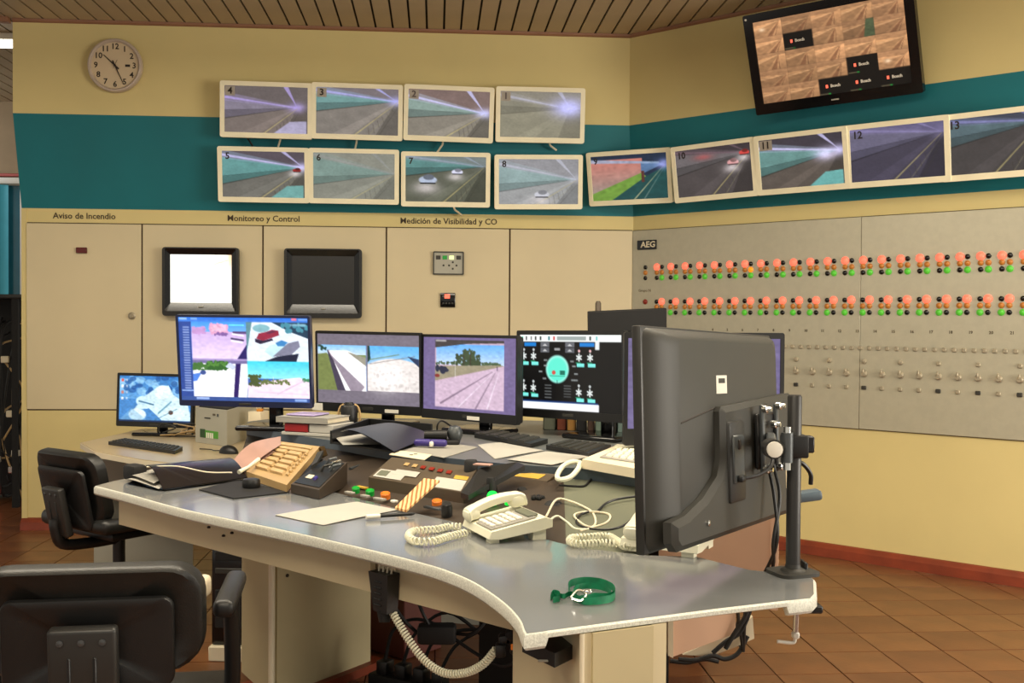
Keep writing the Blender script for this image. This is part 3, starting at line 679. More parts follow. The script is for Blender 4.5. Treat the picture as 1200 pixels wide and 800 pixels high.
ring(rrect(w, h, .006, 2), rrect(w - .014, h - .014, .003, 2), -.02, 0, mm := MB()); mm.build('bezel', M_char, t)
m = MB(); m.b2((-w / 2 + .006, -.013, -h / 2 + .006), (w / 2 - .006, 0, h / 2 - .006)); m.build('face', M_greypan, t, smooth=False)
for x, c in ((-.33, M_char), (.33, M_char), (-.12, M_grn2), (.10, mat('lit_display', (220, 240, 170), .3, emit=.8))):
    m = MB(); m.rbox((x * w, -.014, h * .24), (w * .15, .003, h * .17), .001, 1); m.build('display' if c not in (M_char,) else 'icon', c, t)
for x, z in ((.14, .04), (.14, -.24), (.02, -.10), (.26, -.10), (-.16, -.10)):
    m = MB(); m.rbox((x * w, -.014, z * h), (.011, .004, .011), .002, 1); m.build('key', M_char, t)
a, b = wa(516, 343, .02), wa(533.5, 360, .02); w, h = b.x - a.x, a.z - b.z
t = thing('digital_indicator', 'small square black indicator with lit red digits', 'indicator', TA @ Vector(((a.x + b.x) / 2, -.014, (a.z + b.z) / 2)), MA.to_3x3())
m = MB(); m.rbox((0, -.008, 0), (w, .016, h), .004, 2); m.build('case', M_gloss, t)
m = MB(); m.rbox((-.004, -.0165, h * .26), (w * .36, .003, h * .3), .001, 1); m.build('display', M_redlamp, t)
for k in range(4):
    m = MB(); m.rbox((-w * .3 + k * w * .2, -.0165, -h * .22), (w * .14, .003, h * .12), .001, 1); m.build('key', M_char, t)

# ------------------------------------------------------------------ curved operator's desk
ZT = .74
def xy(p): return (p.x, p.y)
front = [gz(x, y, ZT) for x, y in ((110, 569), (150, 579), (220, 598), (340, 623), (434, 644.5), (490, 658.7), (522, 668.4), (555, 683), (587, 705), (605, 724), (611, 738))]
front = [front[0]] + spline(front[1:], 5)
endp = [gz(x, y, ZT) for x, y in ((614, 743.5), (640, 740.2), (643, 739.8), (740, 727), (840, 714), (922, 704.4), (925, 704), (953, 701), (957.5, 696), (956.5, 679), (950, 674), (880, 667), (815, 651))]
inner_px = [(760, 650), (680, 641), (640, 631), (560, 617), (485, 600), (400, 578), (345, 565)]
inner = [gz(x, y, ZT) for x, y in inner_px]
leftp = [Vector((-.80, 3.55, 0)), Vector((-.96, 3.72, 0)), Vector((-1.10, 3.72, 0)), Vector((-1.20, 3.52, 0)), Vector((-1.262, 3.36, 0))]
outl = [xy(p) for p in front + endp + inner + leftp]
desk = thing('operator_desk', 'curved grey laminate operator desk with pale edge and beige apron', 'desk', (-.4, 2.6, 0))
DI = Matrix.Translation((.4, -2.6, 0))
def dk(m, name, mt, parent=None, smooth=True): return m.build(name, mt, parent or desk, smooth, None if parent else DI)
def inset(poly, d):
    n = len(poly); a = sum(poly[i][0] * poly[(i + 1) % n][1] - poly[(i + 1) % n][0] * poly[i][1] for i in range(n)); sg = 1 if a > 0 else -1; out = []
    for i in range(n):
        p0, p1, p2 = Vector(poly[i - 1]), Vector(poly[i]), Vector(poly[(i + 1) % n])
        e0, e1 = (p1 - p0).normalized(), (p2 - p1).normalized(); nn = Vector((-(e0.y + e1.y), e0.x + e1.x)) * sg
        nn = nn.normalized() / max(.5, math.cos(e0.angle(e1) / 2)) if nn.length > 1e-6 else Vector((0, 0))
        out.append(tuple(p1 + nn * d))
    return out
tw_ = inset(outl, .006)
m = MB(); m.prism(tw_, ZT - .0115, ZT); dk(m, 'worktop', M_lam, smooth=False)
# bullnose edge band round the board
m = MB(); L0 = [(inset(outl, d), z) for d, z in ((.008, ZT - .0001), (.003, ZT - .0015), (0, ZT - .007), (0, ZT - .023), (.004, ZT - .028), (.012, ZT - .029))]
n = len(outl); vs = []; fs = []
nf = len(front); thin = set(range(nf + 2, nf + 6))      # along the right end the built-up edge has come off
for ring_, z in L0: vs += [(x, y, ZT - (ZT - z) * (.42 if i in thin else 1)) for i, (x, y) in enumerate(ring_)]
a_ = sum(outl[i][0] * outl[(i + 1) % n][1] - outl[(i + 1) % n][0] * outl[i][1] for i in range(n))
for k in range(len(L0) - 1):
    for i in range(n):
        j = (i + 1) % n; f = (k * n + i, k * n + j, (k + 1) * n + j, (k + 1) * n + i); fs.append(f[::-1] if a_ > 0 else f)
m.add(vs, fs); dk(m, 'edge_band', M_edge)
def slab(p, q, z0, z1, th):                      # standing board from p to q (plan), thickness to its left side
    d = (Vector(q) - Vector(p)).normalized(); nn = Vector((-d.y, d.x)) * th
    return MB().prism([tuple(p), tuple(q), tuple(Vector(q) + nn), tuple(Vector(p) + nn)], z0, z1)
# straight apron under the front edge, in two lengths
ap0, ap1 = Vector((-1.185, 3.245)), Vector((.005, 2.165)); apm = ap0.lerp(ap1, .735)
dk(slab(ap0, apm, .622, ZT - .031, .022), 'apron', M_beige, smooth=False); dk(slab(apm + (ap1 - ap0) * .004, ap1, .622, ZT - .031, .022), 'apron', M_beige, smooth=False)
dd = (ap1 - ap0).normalized(); dn = Vector((-dd.y, dd.x))
m = MB(); q = ap0.lerp(apm, .995) - dn * .003; m.b2((q.x - .006, q.y - .006, .63), (q.x + .006, q.y + .006, .70)); dk(m, 'corner_strip', M_beige2, smooth=False)
for t_ in (.30, .345, .37):
    q = ap0.lerp(ap1, t_) - dn * .001; m = MB(); m.rbox((q.x, q.y, .672 + .01 * math.sin(t_ * 90)), (.010, .010, .006), .002, 1); dk(m, 'scuff_screw', M_ink)
dk(slab(ap0, ap0 + dn * .40, .622, ZT - .031, .022), 'side_apron', M_beige, smooth=False)
# supporting pedestals: one under the console, one under the right end
def pedestal(c, pa, pb, z0, z1, mt_a, mt_b, rt=.010):
    # corner c, one face towards pa, one towards pb (all plan points)
    c, pa, pb = Vector(c), Vector(pa), Vector(pb); d = pa + pb - c
    b = MB().prism([tuple(c), tuple(pb), tuple(d), tuple(pa)], z0, z1); body = dk(b, 'pedestal', mt_a, smooth=False)
    e1, e2 = (pa - c).normalized(), (pb - c).normalized(); nb = -(e1 - e2 * e1.dot(e2)).normalized(); na = -(e2 - e1 * e1.dot(e2)).normalized()
    L = (pb - c).length
    i0, i1 = c + e2 * .018 + nb * .006, c + e2 * (L - .03) + nb * .006
    p_ = MB().prism([tuple(i0), tuple(i1), tuple(i1 - nb * .01), tuple(i0 - nb * .01)], z0 + .01, z1); dk(p_, 'pedestal_panel', mt_b, body, smooth=False)
    t = MB(); t.tube([(c.x, c.y, z0), (c.x, c.y, z1)], rt, 10); dk(t, 'corner_trim', M_cream, body)
    return body, e2, nb, i0, i1
pc = gz(318, 830, 0); pbk = gz(434, 784, 0); pl_ = gz(283, 797, 0)
body, e2, nb, i0, i1 = pedestal(xy(pc), xy(pl_), xy(pbk), .03, .70, M_beige2, M_beige2)
for t_, z in ((.10, .62), (.10, .42), (.88, .48)):
    q = i0.lerp(i1, t_) + nb * .001; m = MB(); m.lathe([(.006, 0), (.006, .003), (0, .004)], 8, Matrix.Translation((q.x, q.y, z)) @ Matrix.Rotation(math.atan2(nb.y, nb.x) - math.pi / 2 + math.pi, 4, 'Z') @ UPR); dk(m, 'screw', M_ink, body)
m = MB(); a0, a1 = Vector(xy(pc)), Vector(xy(pbk)); ee = (a1 - a0).normalized(); m.prism([tuple(a0 - ee * .02 + nb * .03), tuple(a1 + ee * .05 + nb * .03), tuple(a1 + ee * .05 - nb * .2), tuple(a0 - ee * .02 - nb * .2)], 0, .03); dk(m, 'plinth', M_skirt, smooth=False)
c2 = gz(682, 748, .72); r2 = gz(781, 735, .72); l2 = Vector((.006, 2.14))
pedestal((c2.x, c2.y), (l2.x, l2.y), (r2.x, r2.y), .0, ZT - .0118, M_beige, M_beige2, .0045)
# hanging board with slanting lower edge, and the white cable tray behind it
def board(px, dep, th, name, mt):
    P = [gy(x, y, d) for (x, y), d in zip(px, dep)]; n = len(P); m = MB(); o = Vector((0, th, 0))
    m.add(P + [p + o for p in P], [list(range(n)), [n + i for i in range(n)][::-1]] + [(i, n + i, n + (i + 1) % n, (i + 1) % n) for i in range(n)]); dk(m, name, mt, smooth=False)
board([(787, 714), (787, 770), (862, 742), (862, 708)], (2.42, 2.42, 2.46, 2.46), .018, 'hanging_board', M_pink)
board([(783, 714), (783, 768), (789, 771), (789, 713)], (2.41,) * 4, .03, 'board_trim', M_cream)
board([(800, 767), (832, 769), (862, 758), (884, 748), (882, 722), (862, 738)], (2.52,) * 6, .012, 'cable_tray', M_cream)
# ------------------------------------------------------------------ console: sloping bay and raised shelf behind the worktop
ZS = .83
cons = thing('console', 'dark sloping instrument console with raised slate shelf behind the worktop', 'console', (0, 3.4, 0))
CI = Matrix.Translation((0, -3.4, 0))
def cn(m, name, mt, parent=None, smooth=False): return m.build(name, mt, parent or cons, smooth, None if parent else CI)
shf = [gz(x, y, ZS) for x, y in ((290, 500), (330, 507), (395, 517), (455, 527), (540, 538), (616, 545), (690, 550), (765, 560))]
shpts = [xy(p) for p in spline(shf, 4)] + [(.52, 2.83), (.70, 2.78), (.79, 3.2), (.74, 4.25), (.2, 4.55), (-.5, 4.62), (-1.0, 4.62), (-1.10, 4.42)]
cn(MB().prism(inset(shpts, .003), ZS - .026, ZS), 'shelf', M_shelf)
m = MB(); fr = shpts[:30]
for (x0, y0), (x1, y1) in zip(fr, fr[1:]):
    d = Vector((x1 - x0, y1 - y0)).normalized(); nn = Vector((d.y, -d.x)) * .004
    m.prism([(x0 - nn.x * .3, y0 - nn.y * .3), (x1 - nn.x * .3, y1 - nn.y * .3), (x1 + nn.x, y1 + nn.y), (x0 + nn.x, y0 + nn.y)], ZS - .03, ZS + .0006)
cn(m, 'shelf_edge', M_shelfedge)
inn = list(reversed(inner)); lo = [Vector((-.96, 3.72, 0))] + inn
lo = spline([Vector((p.x, p.y, ZT - .012)) for p in lo], 4)
hi = [Vector((p.x, p.y, ZS - .03)) for p in spline(shf, 4)]
def samp(P, t):
    k = t * (len(P) - 1); i = min(int(k), len(P) - 2); return P[i].lerp(P[i + 1], k - i)
dz = Vector((0, 0, -.012))
def band(t0, t1, v0=0.0, v1=1.0, lift=0.0):
    m = MB(); m.grid(lambda u, v: samp(lo, t0 + (t1 - t0) * u).lerp(samp(hi, t0 + (t1 - t0) * u), v0 + (v1 - v0) * v) + Vector((0, 0, lift)), 16, 2)
    m.grid(lambda u, v: samp(lo, t0 + (t1 - t0) * u).lerp(samp(hi, t0 + (t1 - t0) * u), v0 + (v1 - v0) * v) + Vector((0, 0, lift - .01)), 16, 2, flip=True); return m
cn(band(0, .80), 'bay_floor', M_bay); cn(band(.80, 1), 'sloping_board', M_olive)
# body of the console down to the floor, its right hand end pinkish
cn(slab((.40, 2.87), (.70, 2.78), .50, ZS - .027, .02), 'end_board', M_pink)
cn(slab((.70, 2.78), (.785, 3.2), .50, ZS - .027, .02), 'end_board', M_pink)
for x_, y_ in ((.72, 4.1), (.46, 3.3)):
    m = MB(); m.b2((x_ - .03, y_ - .03, 0), (x_ + .03, y_ + .03, ZS - .027)); cn(m, 'leg', M_dark)
cn(slab((-.1, 3.42), (.36, 2.93), .02, ZS - .05, .02), 'front_board', M_dark)
cn(slab((-1.0, 4.40), (-1.0, 4.6), .0, ZS - .027, .02), 'end_board', M_greypan)
cn(slab((.72, 4.2), (-.98, 4.6), .0, ZS - .027, .02), 'back_board', M_greypan)
q = gy(950, 583, 2.95); m = MB(); m.rbox((q.x - .05, q.y, q.z), (.155, .05, .028), .008, 2, Matrix.Rotation(R(-8), 3, 'Y')); cn(m, 'side_tray', mat('slate_tray', (76, 90, 100), .4), smooth=True)

# ------------------------------------------------------------------ rear desk
ZR = .66
rd = thing('rear_desk', 'low beige side desk with pale grey panel by the back wall', 'desk', (-1.4, 5.0, 0)); RI = Matrix.Translation((1.4, -5.0, 0))
rpt = [xy(gz(x, y, ZR)) for x, y in ((94.5, 518.5), (112, 528.5), (166, 538), (240, 547))]
rpoly = rpt + [(-1.12, 4.62), (-1.06, 5.55), (-1.5, 5.95), (-2.0, 5.75)]
m = MB(); m.prism(rpoly, ZR - .028, ZR); m.build('worktop', mat('beige_worktop', (184, 166, 132), .3, var=.05, scale=4), rd, False, RI)
m = MB(); m.prism([(x * .999 - .003, y - .004) for x, y in rpoly], ZR - .027, ZR - .004); m.build('edge_band', M_cream, rd, False, RI)
pa_, pb_ = gz(110, 672, 0), gz(226, 668, 0)
m = slab(xy(pa_), xy(pb_), .012, ZR - .03, .02); m.build('modesty_panel', M_greypan, rd, False, RI)
m = slab((pa_.x, pa_.y - .005), (pb_.x, pb_.y - .005), 0, .014, .02); m.build('skirting', M_skirt, rd, False, RI)
m = slab((-1.1, 4.8), (-1.1, 5.4), 0, ZR - .03, .02); m.build('side_panel', M_greypan, rd, False, RI)
q = gz(125, 531, ZR - .01); m = MB(); m.rbox((q.x, q.y - .003, ZR - .014), (.014, .012, .010), .003, 1); m.build('screw_cap', M_ink, rd, True, RI)

# ------------------------------------------------------------------ desk monitors
def rotm(yaw, tilt, roll): return Matrix.Rotation(R(yaw), 3, 'Z') @ Matrix.Rotation(R(tilt), 3, 'X') @ Matrix.Rotation(R(roll), 3, 'Y')
def desk_monitor(label, c, ang, sw, sh, pic, bez, foot_z, mframe=M_black, smat=S_DESK, base=(.24, .18), neck_dx=0, chin=None, stand=True, badge=True):
    # c: centre of the screen. bez = (side, top, bottom)
    rot = rotm(*ang); t = thing('desk_monitor', label, 'monitor', Vector((c[0], c[1], foot_z)), Matrix.Rotation(R(ang[0]), 3, 'Z'), 'monitors of the operators')
    L = t.matrix_world.inverted() @ (Matrix.Translation(c) @ rot.to_4x4())
    s_, tp, bt = bez; w, h = sw + 2 * s_, sh + tp + bt; oz = (tp - bt) / 2
    o_ = [(x, z + oz) for x, z in rrect(w, h, .006, 2)]; i_ = rrect(sw, sh, .001, 2)
    m = ring(o_, i_, -.010, .012); m.build('bezel', mframe, t, True, L)
    m = MB(); m.rbox((0, .022, oz), (w - .006, .028, h - .006), .010, 2); m.rbox((0, .045, oz - .01), (w * .55, .035, h * .55), .015, 2); m.build('back_shell', M_black, t, True, L)
    s = screen('screen', pic, sw + .002, sh + .002, smat, t, L @ Matrix.Translation((0, -.005, 0)))
    if badge:
        m = MB(); m.rbox((0, -.0105, -sh / 2 - bt * .5), (.05, .001, bt * .35), .0004, 1); m.build('maker_badge', M_char, t, True, L)
    if stand:
        zc = c[2] - foot_z
        m = MB(); m.rbox((neck_dx, .075, zc * .5), (.055, .022, zc), .006, 2); m.rbox((neck_dx, .06, zc), (.09, .05, .09), .008, 2); m.build('neck', M_gloss, t)
        m = MB(); m.rbox((neck_dx, .04, .009), (base[0], base[1], .018), .008, 3); m.build('foot', M_gloss, t)
    return t, s, L

# pictures
p1 = Pic(120, 72, (70, 132, 196)); p1.grad(0, 0, 1, .5, (50, 118, 188), (96, 158, 214)); p1.blobs(.0, .05, 1, .5, 26, .06, (150, 200, 236), 4, .6); p1.blobs(.1, .0, 1, .4, 16, .05, (26, 78, 146), 6, .7)
p1.poly([(.2, .75), (.35, .45), (.55, .22), (.68, .2), (.75, .4), (.95, .6), (1, .95), (.6, .95), (.42, .7)], (206, 232, 240)); p1.ell(.6, .35, .12, .16, (226, 244, 246)); p1.ell(.26, .84, .13, .14, (222, 240, 246)); p1.ell(.33, .55, .1, .12, (196, 226, 240)); p1.ell(.8, .8, .2, .14, (214, 236, 240))
p1.line((.28, .55), (.48, .62), .02, (30, 80, 120), .8); p1.line((.55, .8), (.72, .55), .02, (70, 130, 160), .8); p1.poly([(.0, .98), (.18, .7), (.42, .98)], (130, 180, 216), .5); p1.ell(.72, .78, .035, .05, (90, 60, 50)); p1.line((.5, .95), (.8, .7), .012, (60, 110, 140), .7)
for k in range(4): p1.rect(.03, .08 + .13 * k, .065, .14 + .13 * k, ((220, 90, 80), (230, 230, 240), (200, 120, 110), (210, 220, 236))[k]); p1.rect(.095, .08 + .13 * k, .12, .13 + .13 * k, (210, 225, 240), .7)
p1.rect(0, .955, 1, 1, (24, 44, 78)); p1.noise(.06, 8, 40)
p2 = Pic(180, 112, (60, 96, 190)); p2.grad(0, 0, 1, .06, (40, 110, 220), (70, 130, 225)); p2.rect(.01, .015, .07, .04, (150, 190, 245)); p2.rect(.1, .015, .15, .04, (120, 165, 235)); p2.rect(.87, .01, .91, .04, (230, 120, 150)); p2.rect(.92, .015, .99, .04, (120, 165, 235))
p2.rect(0, .06, .10, 1, (46, 74, 150))
for k in range(26): p2.rect(.035, .12 + .03 * k, .085, .137 + .03 * k, (130, 150, 205))
p2.rect(.01, .87, .1, .885, (150, 180, 235)); X0, XM, YM, Y1 = .102, .525, .515, .945
p2.grad(X0, .06, XM, .2, (70, 150, 240), (120, 180, 250)); p2.grad(X0, .18, XM, YM, (206, 176, 226), (236, 216, 250)); p2.blobs(.115, .13, .21, .2, 60, .012, (196, 150, 206), 1); p2.blobs(.25, .09, .38, .2, 110, .013, (226, 164, 200), 2); p2.blobs(.26, .1, .37, .17, 40, .01, (240, 190, 216), 22); p2.blobs(.28, .19, .38, .215, 24, .009, (130, 96, 160), 3); p2.rect(.39, .09, .51, .105, (110, 230, 240)); p2.rect(.42, .17, XM, .2, (90, 70, 120)); p2.line((.42, .2), (.5, .22), .012, (250, 246, 255)); p2.line((.41, .255), (.5, .275), .014, (60, 50, 90)); p2.line((.41, .28), (.49, .3), .012, (250, 246, 255)); p2.poly([(.44, YM), (XM, .32), (XM, YM)], (40, 30, 100)); p2.rect(X0, YM - .02, XM, YM, (170, 150, 200))
p2.rect(XM, .06, 1, YM, (226, 236, 246)); p2.poly([(.72, .06), (1, .06), (1, .25), (.86, .17)], (30, 60, 84)); p2.blobs(.8, .08, 1, .16, 12, .02, (70, 140, 160), 5); p2.poly([(XM, .06), (.57, .06), (.54, .3), (XM, .4)], (96, 140, 150)); p2.ell(.64, .13, .07, .05, (130, 180, 190)); p2.poly([(.6, .25), (.62, .19), (.68, .17), (.72, .145), (.77, .155), (.775, .21), (.72, .24), (.65, .275)], (150, 40, 66)); p2.poly([(.59, .25), (.65, .275), (.72, .245), (.73, .27), (.63, .315), (.59, .29)], (40, 30, 60)); p2.poly([(.67, .185), (.72, .155), (.755, .165), (.70, .195)], (96, 40, 70)); p2.poly([(.66, .4), (.7, .33), (.78, .3), (.84, .33), (.8, .42), (.72, .47)], (196, 230, 242)); p2.poly([(.745, .3), (.79, .265), (.84, .29), (.81, .335), (.76, .335)], (60, 130, 190)); p2.poly([(.72, .46), (.84, .3), (.92, .27), (.93, .34), (.86, .44)], (128, 128, 150)); p2.poly([(.66, YM), (.75, .46), (.92, .42), (.9, YM)], (24, 30, 56)); p2.line((.58, .3), (.62, YM), .008, (250, 250, 255)); p2.rect(.86, .075, .98, .1, (160, 200, 220), .6)
p2.rect(X0, YM, XM, Y1, (250, 250, 255)); p2.rect(X0, YM, XM, YM + .035, (120, 110, 160)); p2.blobs(.105, .55, .22, .63, 60, .012, (70, 116, 56), 7); p2.blobs(.22, .53, .37, .62, 120, .013, (50, 98, 44), 8); p2.blobs(.22, .53, .37, .58, 40, .009, (84, 136, 60), 28); p2.blobs(.38, .57, .43, .6, 6, .02, (200, 210, 240), 9); p2.poly([(X0, .68), (.17, .66), (.13, .76), (X0, .77)], (80, 130, 220)); p2.ell(.18, .66, .025, .03, (60, 80, 140)); p2.poly([(.435, .55), (.475, .55), (.445, Y1), (.41, Y1)], (44, 26, 96)); p2.line((.54, .64), (.515, Y1), .006, (90, 110, 170))
p2.grad(XM, YM, 1, .72, (64, 206, 232), (150, 236, 240)); p2.poly([(XM, .8), (.75, .73), (.92, .7), (1, .76), (1, Y1), (XM, Y1)], (244, 222, 236)); p2.blobs(.535, .68, .62, .81, 90, .010, (76, 88, 46), 10); p2.blobs(.62, .735, .84, .785, 90, .008, (104, 116, 66), 11); p2.blobs(.95, .72, 1, .74, 6, .015, (70, 130, 90), 12); p2.line((.75, .9), (.95, .74), .012, (206, 180, 206), .7); p2.line((.6, .88), (.98, .9), .01, (216, 190, 216), .6); p2.line((.72, .7), (.725, .78), .004, (255, 255, 255))
p2.rect(0, Y1, 1, 1, (56, 84, 150)); p2.rect(.12, .955, .22, .98, (160, 185, 235)); p2.rect(.88, .955, .97, .985, (140, 170, 225)); p2.noise(.03, 12, 50)
p3 = Pic(150, 90, (116, 108, 120)); p3.rect(.01, .165, .485, .81, (120, 136, 84)); p3.grad(.01, .165, .485, .3, (130, 190, 240), (206, 226, 240)); p3.poly([(.01, .3), (.1, .28), (.2, .81), (.01, .81)], (118, 128, 74)); p3.poly([(.12, .25), (.3, .24), (.485, .36), (.485, .81), (.23, .81)], (248, 246, 246)); p3.poly([(.3, .26), (.485, .34), (.485, .46)], (150, 146, 130)); p3.poly([(.10, .24), (.125, .24), (.28, .81), (.2, .81)], (70, 62, 80)); p3.line((.12, .25), (.35, .8), .012, (226, 214, 222)); p3.poly([(.13, .3), (.47, .75), (.44, .81), (.33, .81)], (140, 126, 142), .9); p3.blobs(.02, .18, .09, .24, 8, .015, (40, 70, 60), 2)
p3.grad(.5, .165, .99, .8, (90, 176, 240), (226, 218, 216)); yy = .34 + .35 * (p3.x - .75) ** 2 * 4; p3.put(((p3.x > .5) & (p3.x < .99) & (p3.y > yy) & (p3.y < .8)).astype(np.float32), (226, 218, 214)); p3.glow(.68, .6, .16, .2, (255, 250, 248), .8); p3.poly([(.5, .165), (.52, .165), (.53, .36), (.5, .4)], (30, 60, 60)); p3.line((.52, .42), (.95, .3), .008, (120, 110, 110), .7); p3.poly([(.88, .3), (.99, .34), (.99, .45)], (40, 56, 90)); p3.line((.52, .36), (.8, .28), .01, (110, 130, 90), .8); p3.blobs(.56, .5, .97, .78, 40, .015, (196, 188, 184), 5, .5)
p3.line((.487, .165), (.487, .8), .006, (90, 130, 200)); p3.noise(.035, 4, 50)
p4 = Pic(130, 96, (112, 98, 140)); p4.rect(.135, .04, .87, .95, (196, 168, 186)); p4.grad(.15, .1, .87, .38, (96, 166, 236), (196, 214, 240)); p4.poly([(.135, .04), (.87, .04), (.87, .075), (.5, .09), (.135, .15)], (66, 60, 60)); p4.rect(.14, .045, .26, .065, (200, 196, 196), .8); p4.blobs(.15, .335, .85, .37, 120, .011, (72, 90, 62), 3); p4.blobs(.37, .24, .62, .38, 120, .014, (58, 72, 48), 4); p4.blobs(.44, .17, .56, .3, 60, .013, (64, 78, 52), 14); p4.line((.45, .25), (.45, .42), .01, (60, 50, 40)); p4.line((.52, .22), (.52, .42), .01, (60, 50, 40))
p4.poly([(.135, .4), (.85, .36), (.87, .37), (.135, .6)], (150, 140, 116)); p4.poly([(.135, .62), (.87, .37), (.87, .95), (.135, .95)], (202, 176, 196)); p4.blobs(.16, .42, .26, .47, 6, .03, (40, 44, 66), 5); p4.ell(.16, .53, .03, .025, (130, 50, 44)); p4.line((.2, .9), (.75, .45), .018, (116, 96, 116), .8, .006); p4.line((.58, .94), (.78, .46), .016, (126, 106, 126), .8, .005); p4.line((.4, .93), (.77, .45), .01, (240, 226, 240), .7, .004); p4.line((.7, .93), (.82, .45), .014, (240, 226, 240), .7, .004); p4.line((.8, .38), (.8, .43), .006, (40, 30, 60)); p4.line((.36, .3), (.36, .55), .004, (230, 230, 230)); p4.noise(.04, 5, 50)
p5 = Pic(160, 104, (8, 8, 10)); p5.rect(0, .005, .985, .1, (236, 240, 238)); p5.rect(.38, .03, .66, .08, (150, 160, 158))
for x, c in ((.03, (90, 200, 170)), (.07, (60, 60, 70)), (.12, (120, 120, 120)), (.165, (60, 60, 60)), (.215, (40, 50, 50)), (.3, (40, 110, 120)), (.35, (190, 60, 60)), (.7, (50, 60, 60)), (.76, (120, 190, 190))): p5.rect(x - .008, .03, x + .008, .08, c)
p5.rect(.0, .11, .035, .18, (220, 226, 226)); p5.rect(.05, .11, .17, .16, (20, 120, 200)); p5.rect(.6, .11, .74, .16, (20, 120, 200)); p5.rect(.745, .1, .785, .2, (224, 230, 230))
for x in (.215, .46):
    p5.rect(x, .105, x + .09, .17, (96, 98, 104)); p5.rect(x, .175, x + .09, .24, (84, 86, 92)); p5.poly([(x + .02, .155), (x + .045, .125), (x + .07, .155)], (190, 190, 190)); p5.poly([(x + .02, .225), (x + .045, .195), (x + .07, .225)], (190, 190, 190))
p5.rect(.355, .18, .41, .21, (180, 180, 180), .8)
for (cx, cy) in ((.045, .29), (.145, .29), (.595, .30), (.7, .30), (.045, .705), (.145, .71), (.595, .745), (.7, .75)):
    p5.ell(cx, cy - .085, .012, .02, (230, 180, 180) if cy < .31 and cx > .5 else (190, 196, 196)); p5.line((cx, cy - .07), (cx, cy), .006, (200, 200, 200))
    for a in range(3):
        q_ = math.pi * a / 3 + .5; p5.line((cx - .024 * math.cos(q_), cy - .042 * math.sin(q_)), (cx + .024 * math.cos(q_), cy + .042 * math.sin(q_)), .014, (214, 220, 218))
    p5.rect(cx - .02, cy + .075, cx + .05, cy + .12, (120, 224, 216)); p5.rect(cx - .03, cy + .06, cx + .02, cy + .075, (30, 130, 90))
p5.ell(.385, .455, .122, .195, (180, 240, 226)); p5.ell(.385, .46, .115, .185, (96, 226, 200), 1, .25); p5.ell(.35, .5, .02, .03, (200, 80, 70)); p5.rect(.41, .47, .46, .53, (30, 110, 90)); p5.line((.31, .545), (.46, .545), .006, (40, 140, 110)); p5.line((.385, .6), (.385, .64), .006, (40, 60, 60))
for x, y in ((.25, .33), (.25, .4), (.2, .48), (.24, .57), (.51, .34), (.53, .4), (.55, .5), (.52, .58), (.55, .58)): p5.rect(x, y, x + .035, y + .022, (150, 156, 156), .8)
for k in range(5): p5.rect(.26, .66 + .04 * k, .33, .675 + .04 * k, (120, 124, 124), .7); p5.rect(.45, .66 + .035 * k, .52, .675 + .035 * k, (110, 114, 114), .7)
p5.grad(0, .87, .78, .9, (10, 40, 90), (20, 60, 130)); p5.rect(0, .89, .785, .985, (240, 242, 244)); p5.rect(.005, .92, .02, .97, (120, 190, 160))
p6 = Pic(150, 84, (108, 98, 136)); p6.rect(.09, .03, .92, .97, (150, 136, 150)); p6.rect(.09, .03, .92, .3, (150, 160, 190)); p6.blobs(.1, .08, .3, .34, 60, .02, (70, 74, 84), 1); p6.poly([(.09, .62), (.92, .3), (.92, .97), (.09, .97)], (168, 138, 144)); p6.line((.09, .6), (.5, .42), .012, (210, 190, 200)); p6.line((.1, .93), (.2, .78), .012, (240, 226, 236)); p6.line((.14, .94), (.24, .8), .012, (240, 226, 236)); p6.rect(.9, .03, .92, .3, (150, 130, 150)); p6.glow(.92, .45, .02, .1, (60, 60, 110), .9); p6.noise(.06, 6, 40)

# the small office monitor on the rear desk
c1 = gy(182.3, 467.5, 5.42)
q = gz(185, 519, ZR)
desk_monitor('small black monitor with a blue and white wallpaper on the rear desk', (c1.x, c1.y, c1.z), (-9, -2, .6), .39, .232, p1, (.012, .014, .026), ZR, base=(.22, .17))
desk_monitor('large blue framed monitor with four bright outdoor camera views', (-1.026, 4.091, 1.100), (-8.2, 6.7, .27), .518, .324, p2, (.009, .009, .022), ZS, mframe=mat('blue_black_frame', (28, 36, 66), .3), neck_dx=.10)
t3, s3, L3 = desk_monitor('black monitor with two road views side by side on grey', (-.575, 4.272, 1.057), (-22.6, 2.9, .57), .468, .28, p3, (.007, .011, .036), ZS, neck_dx=.05)
t4, s4, L4 = desk_monitor('black monitor with a tree lined road on a lilac screen', (-.161, 4.035, 1.050), (-39.2, 0, 0), .468, .28, p4, (.007, .011, .036), ZS, neck_dx=.02)
desk_monitor('black monitor with a turquoise oval on a dark schematic', (.213, 3.91, 1.065), (-41.4, -.7, -.6), .476, .28, p5, (.014, .016, .03), ZS, neck_dx=.12)
desk_monitor('black monitor with a lilac road view, mostly hidden by a larger monitor back', (.573, 3.18, 1.071), (5, 0, 0), .462, .268, p6, (.012, .018, .05), ZS)
for t_, L_ in ((t3, L3), (t4, L4)):
    m = MB(); m.rbox((.11 if t_ is t3 else .03, -.0108, -.163), (.062, .0012, .014), .0004, 1); m.build('paper_label', M_white, t_, True, L_)
m = MB(); m.rbox((-.235, -.0108, -.16), (.05, .0012, .03), .0004, 1); m.build('paper_label', M_white, t3, True, L3)
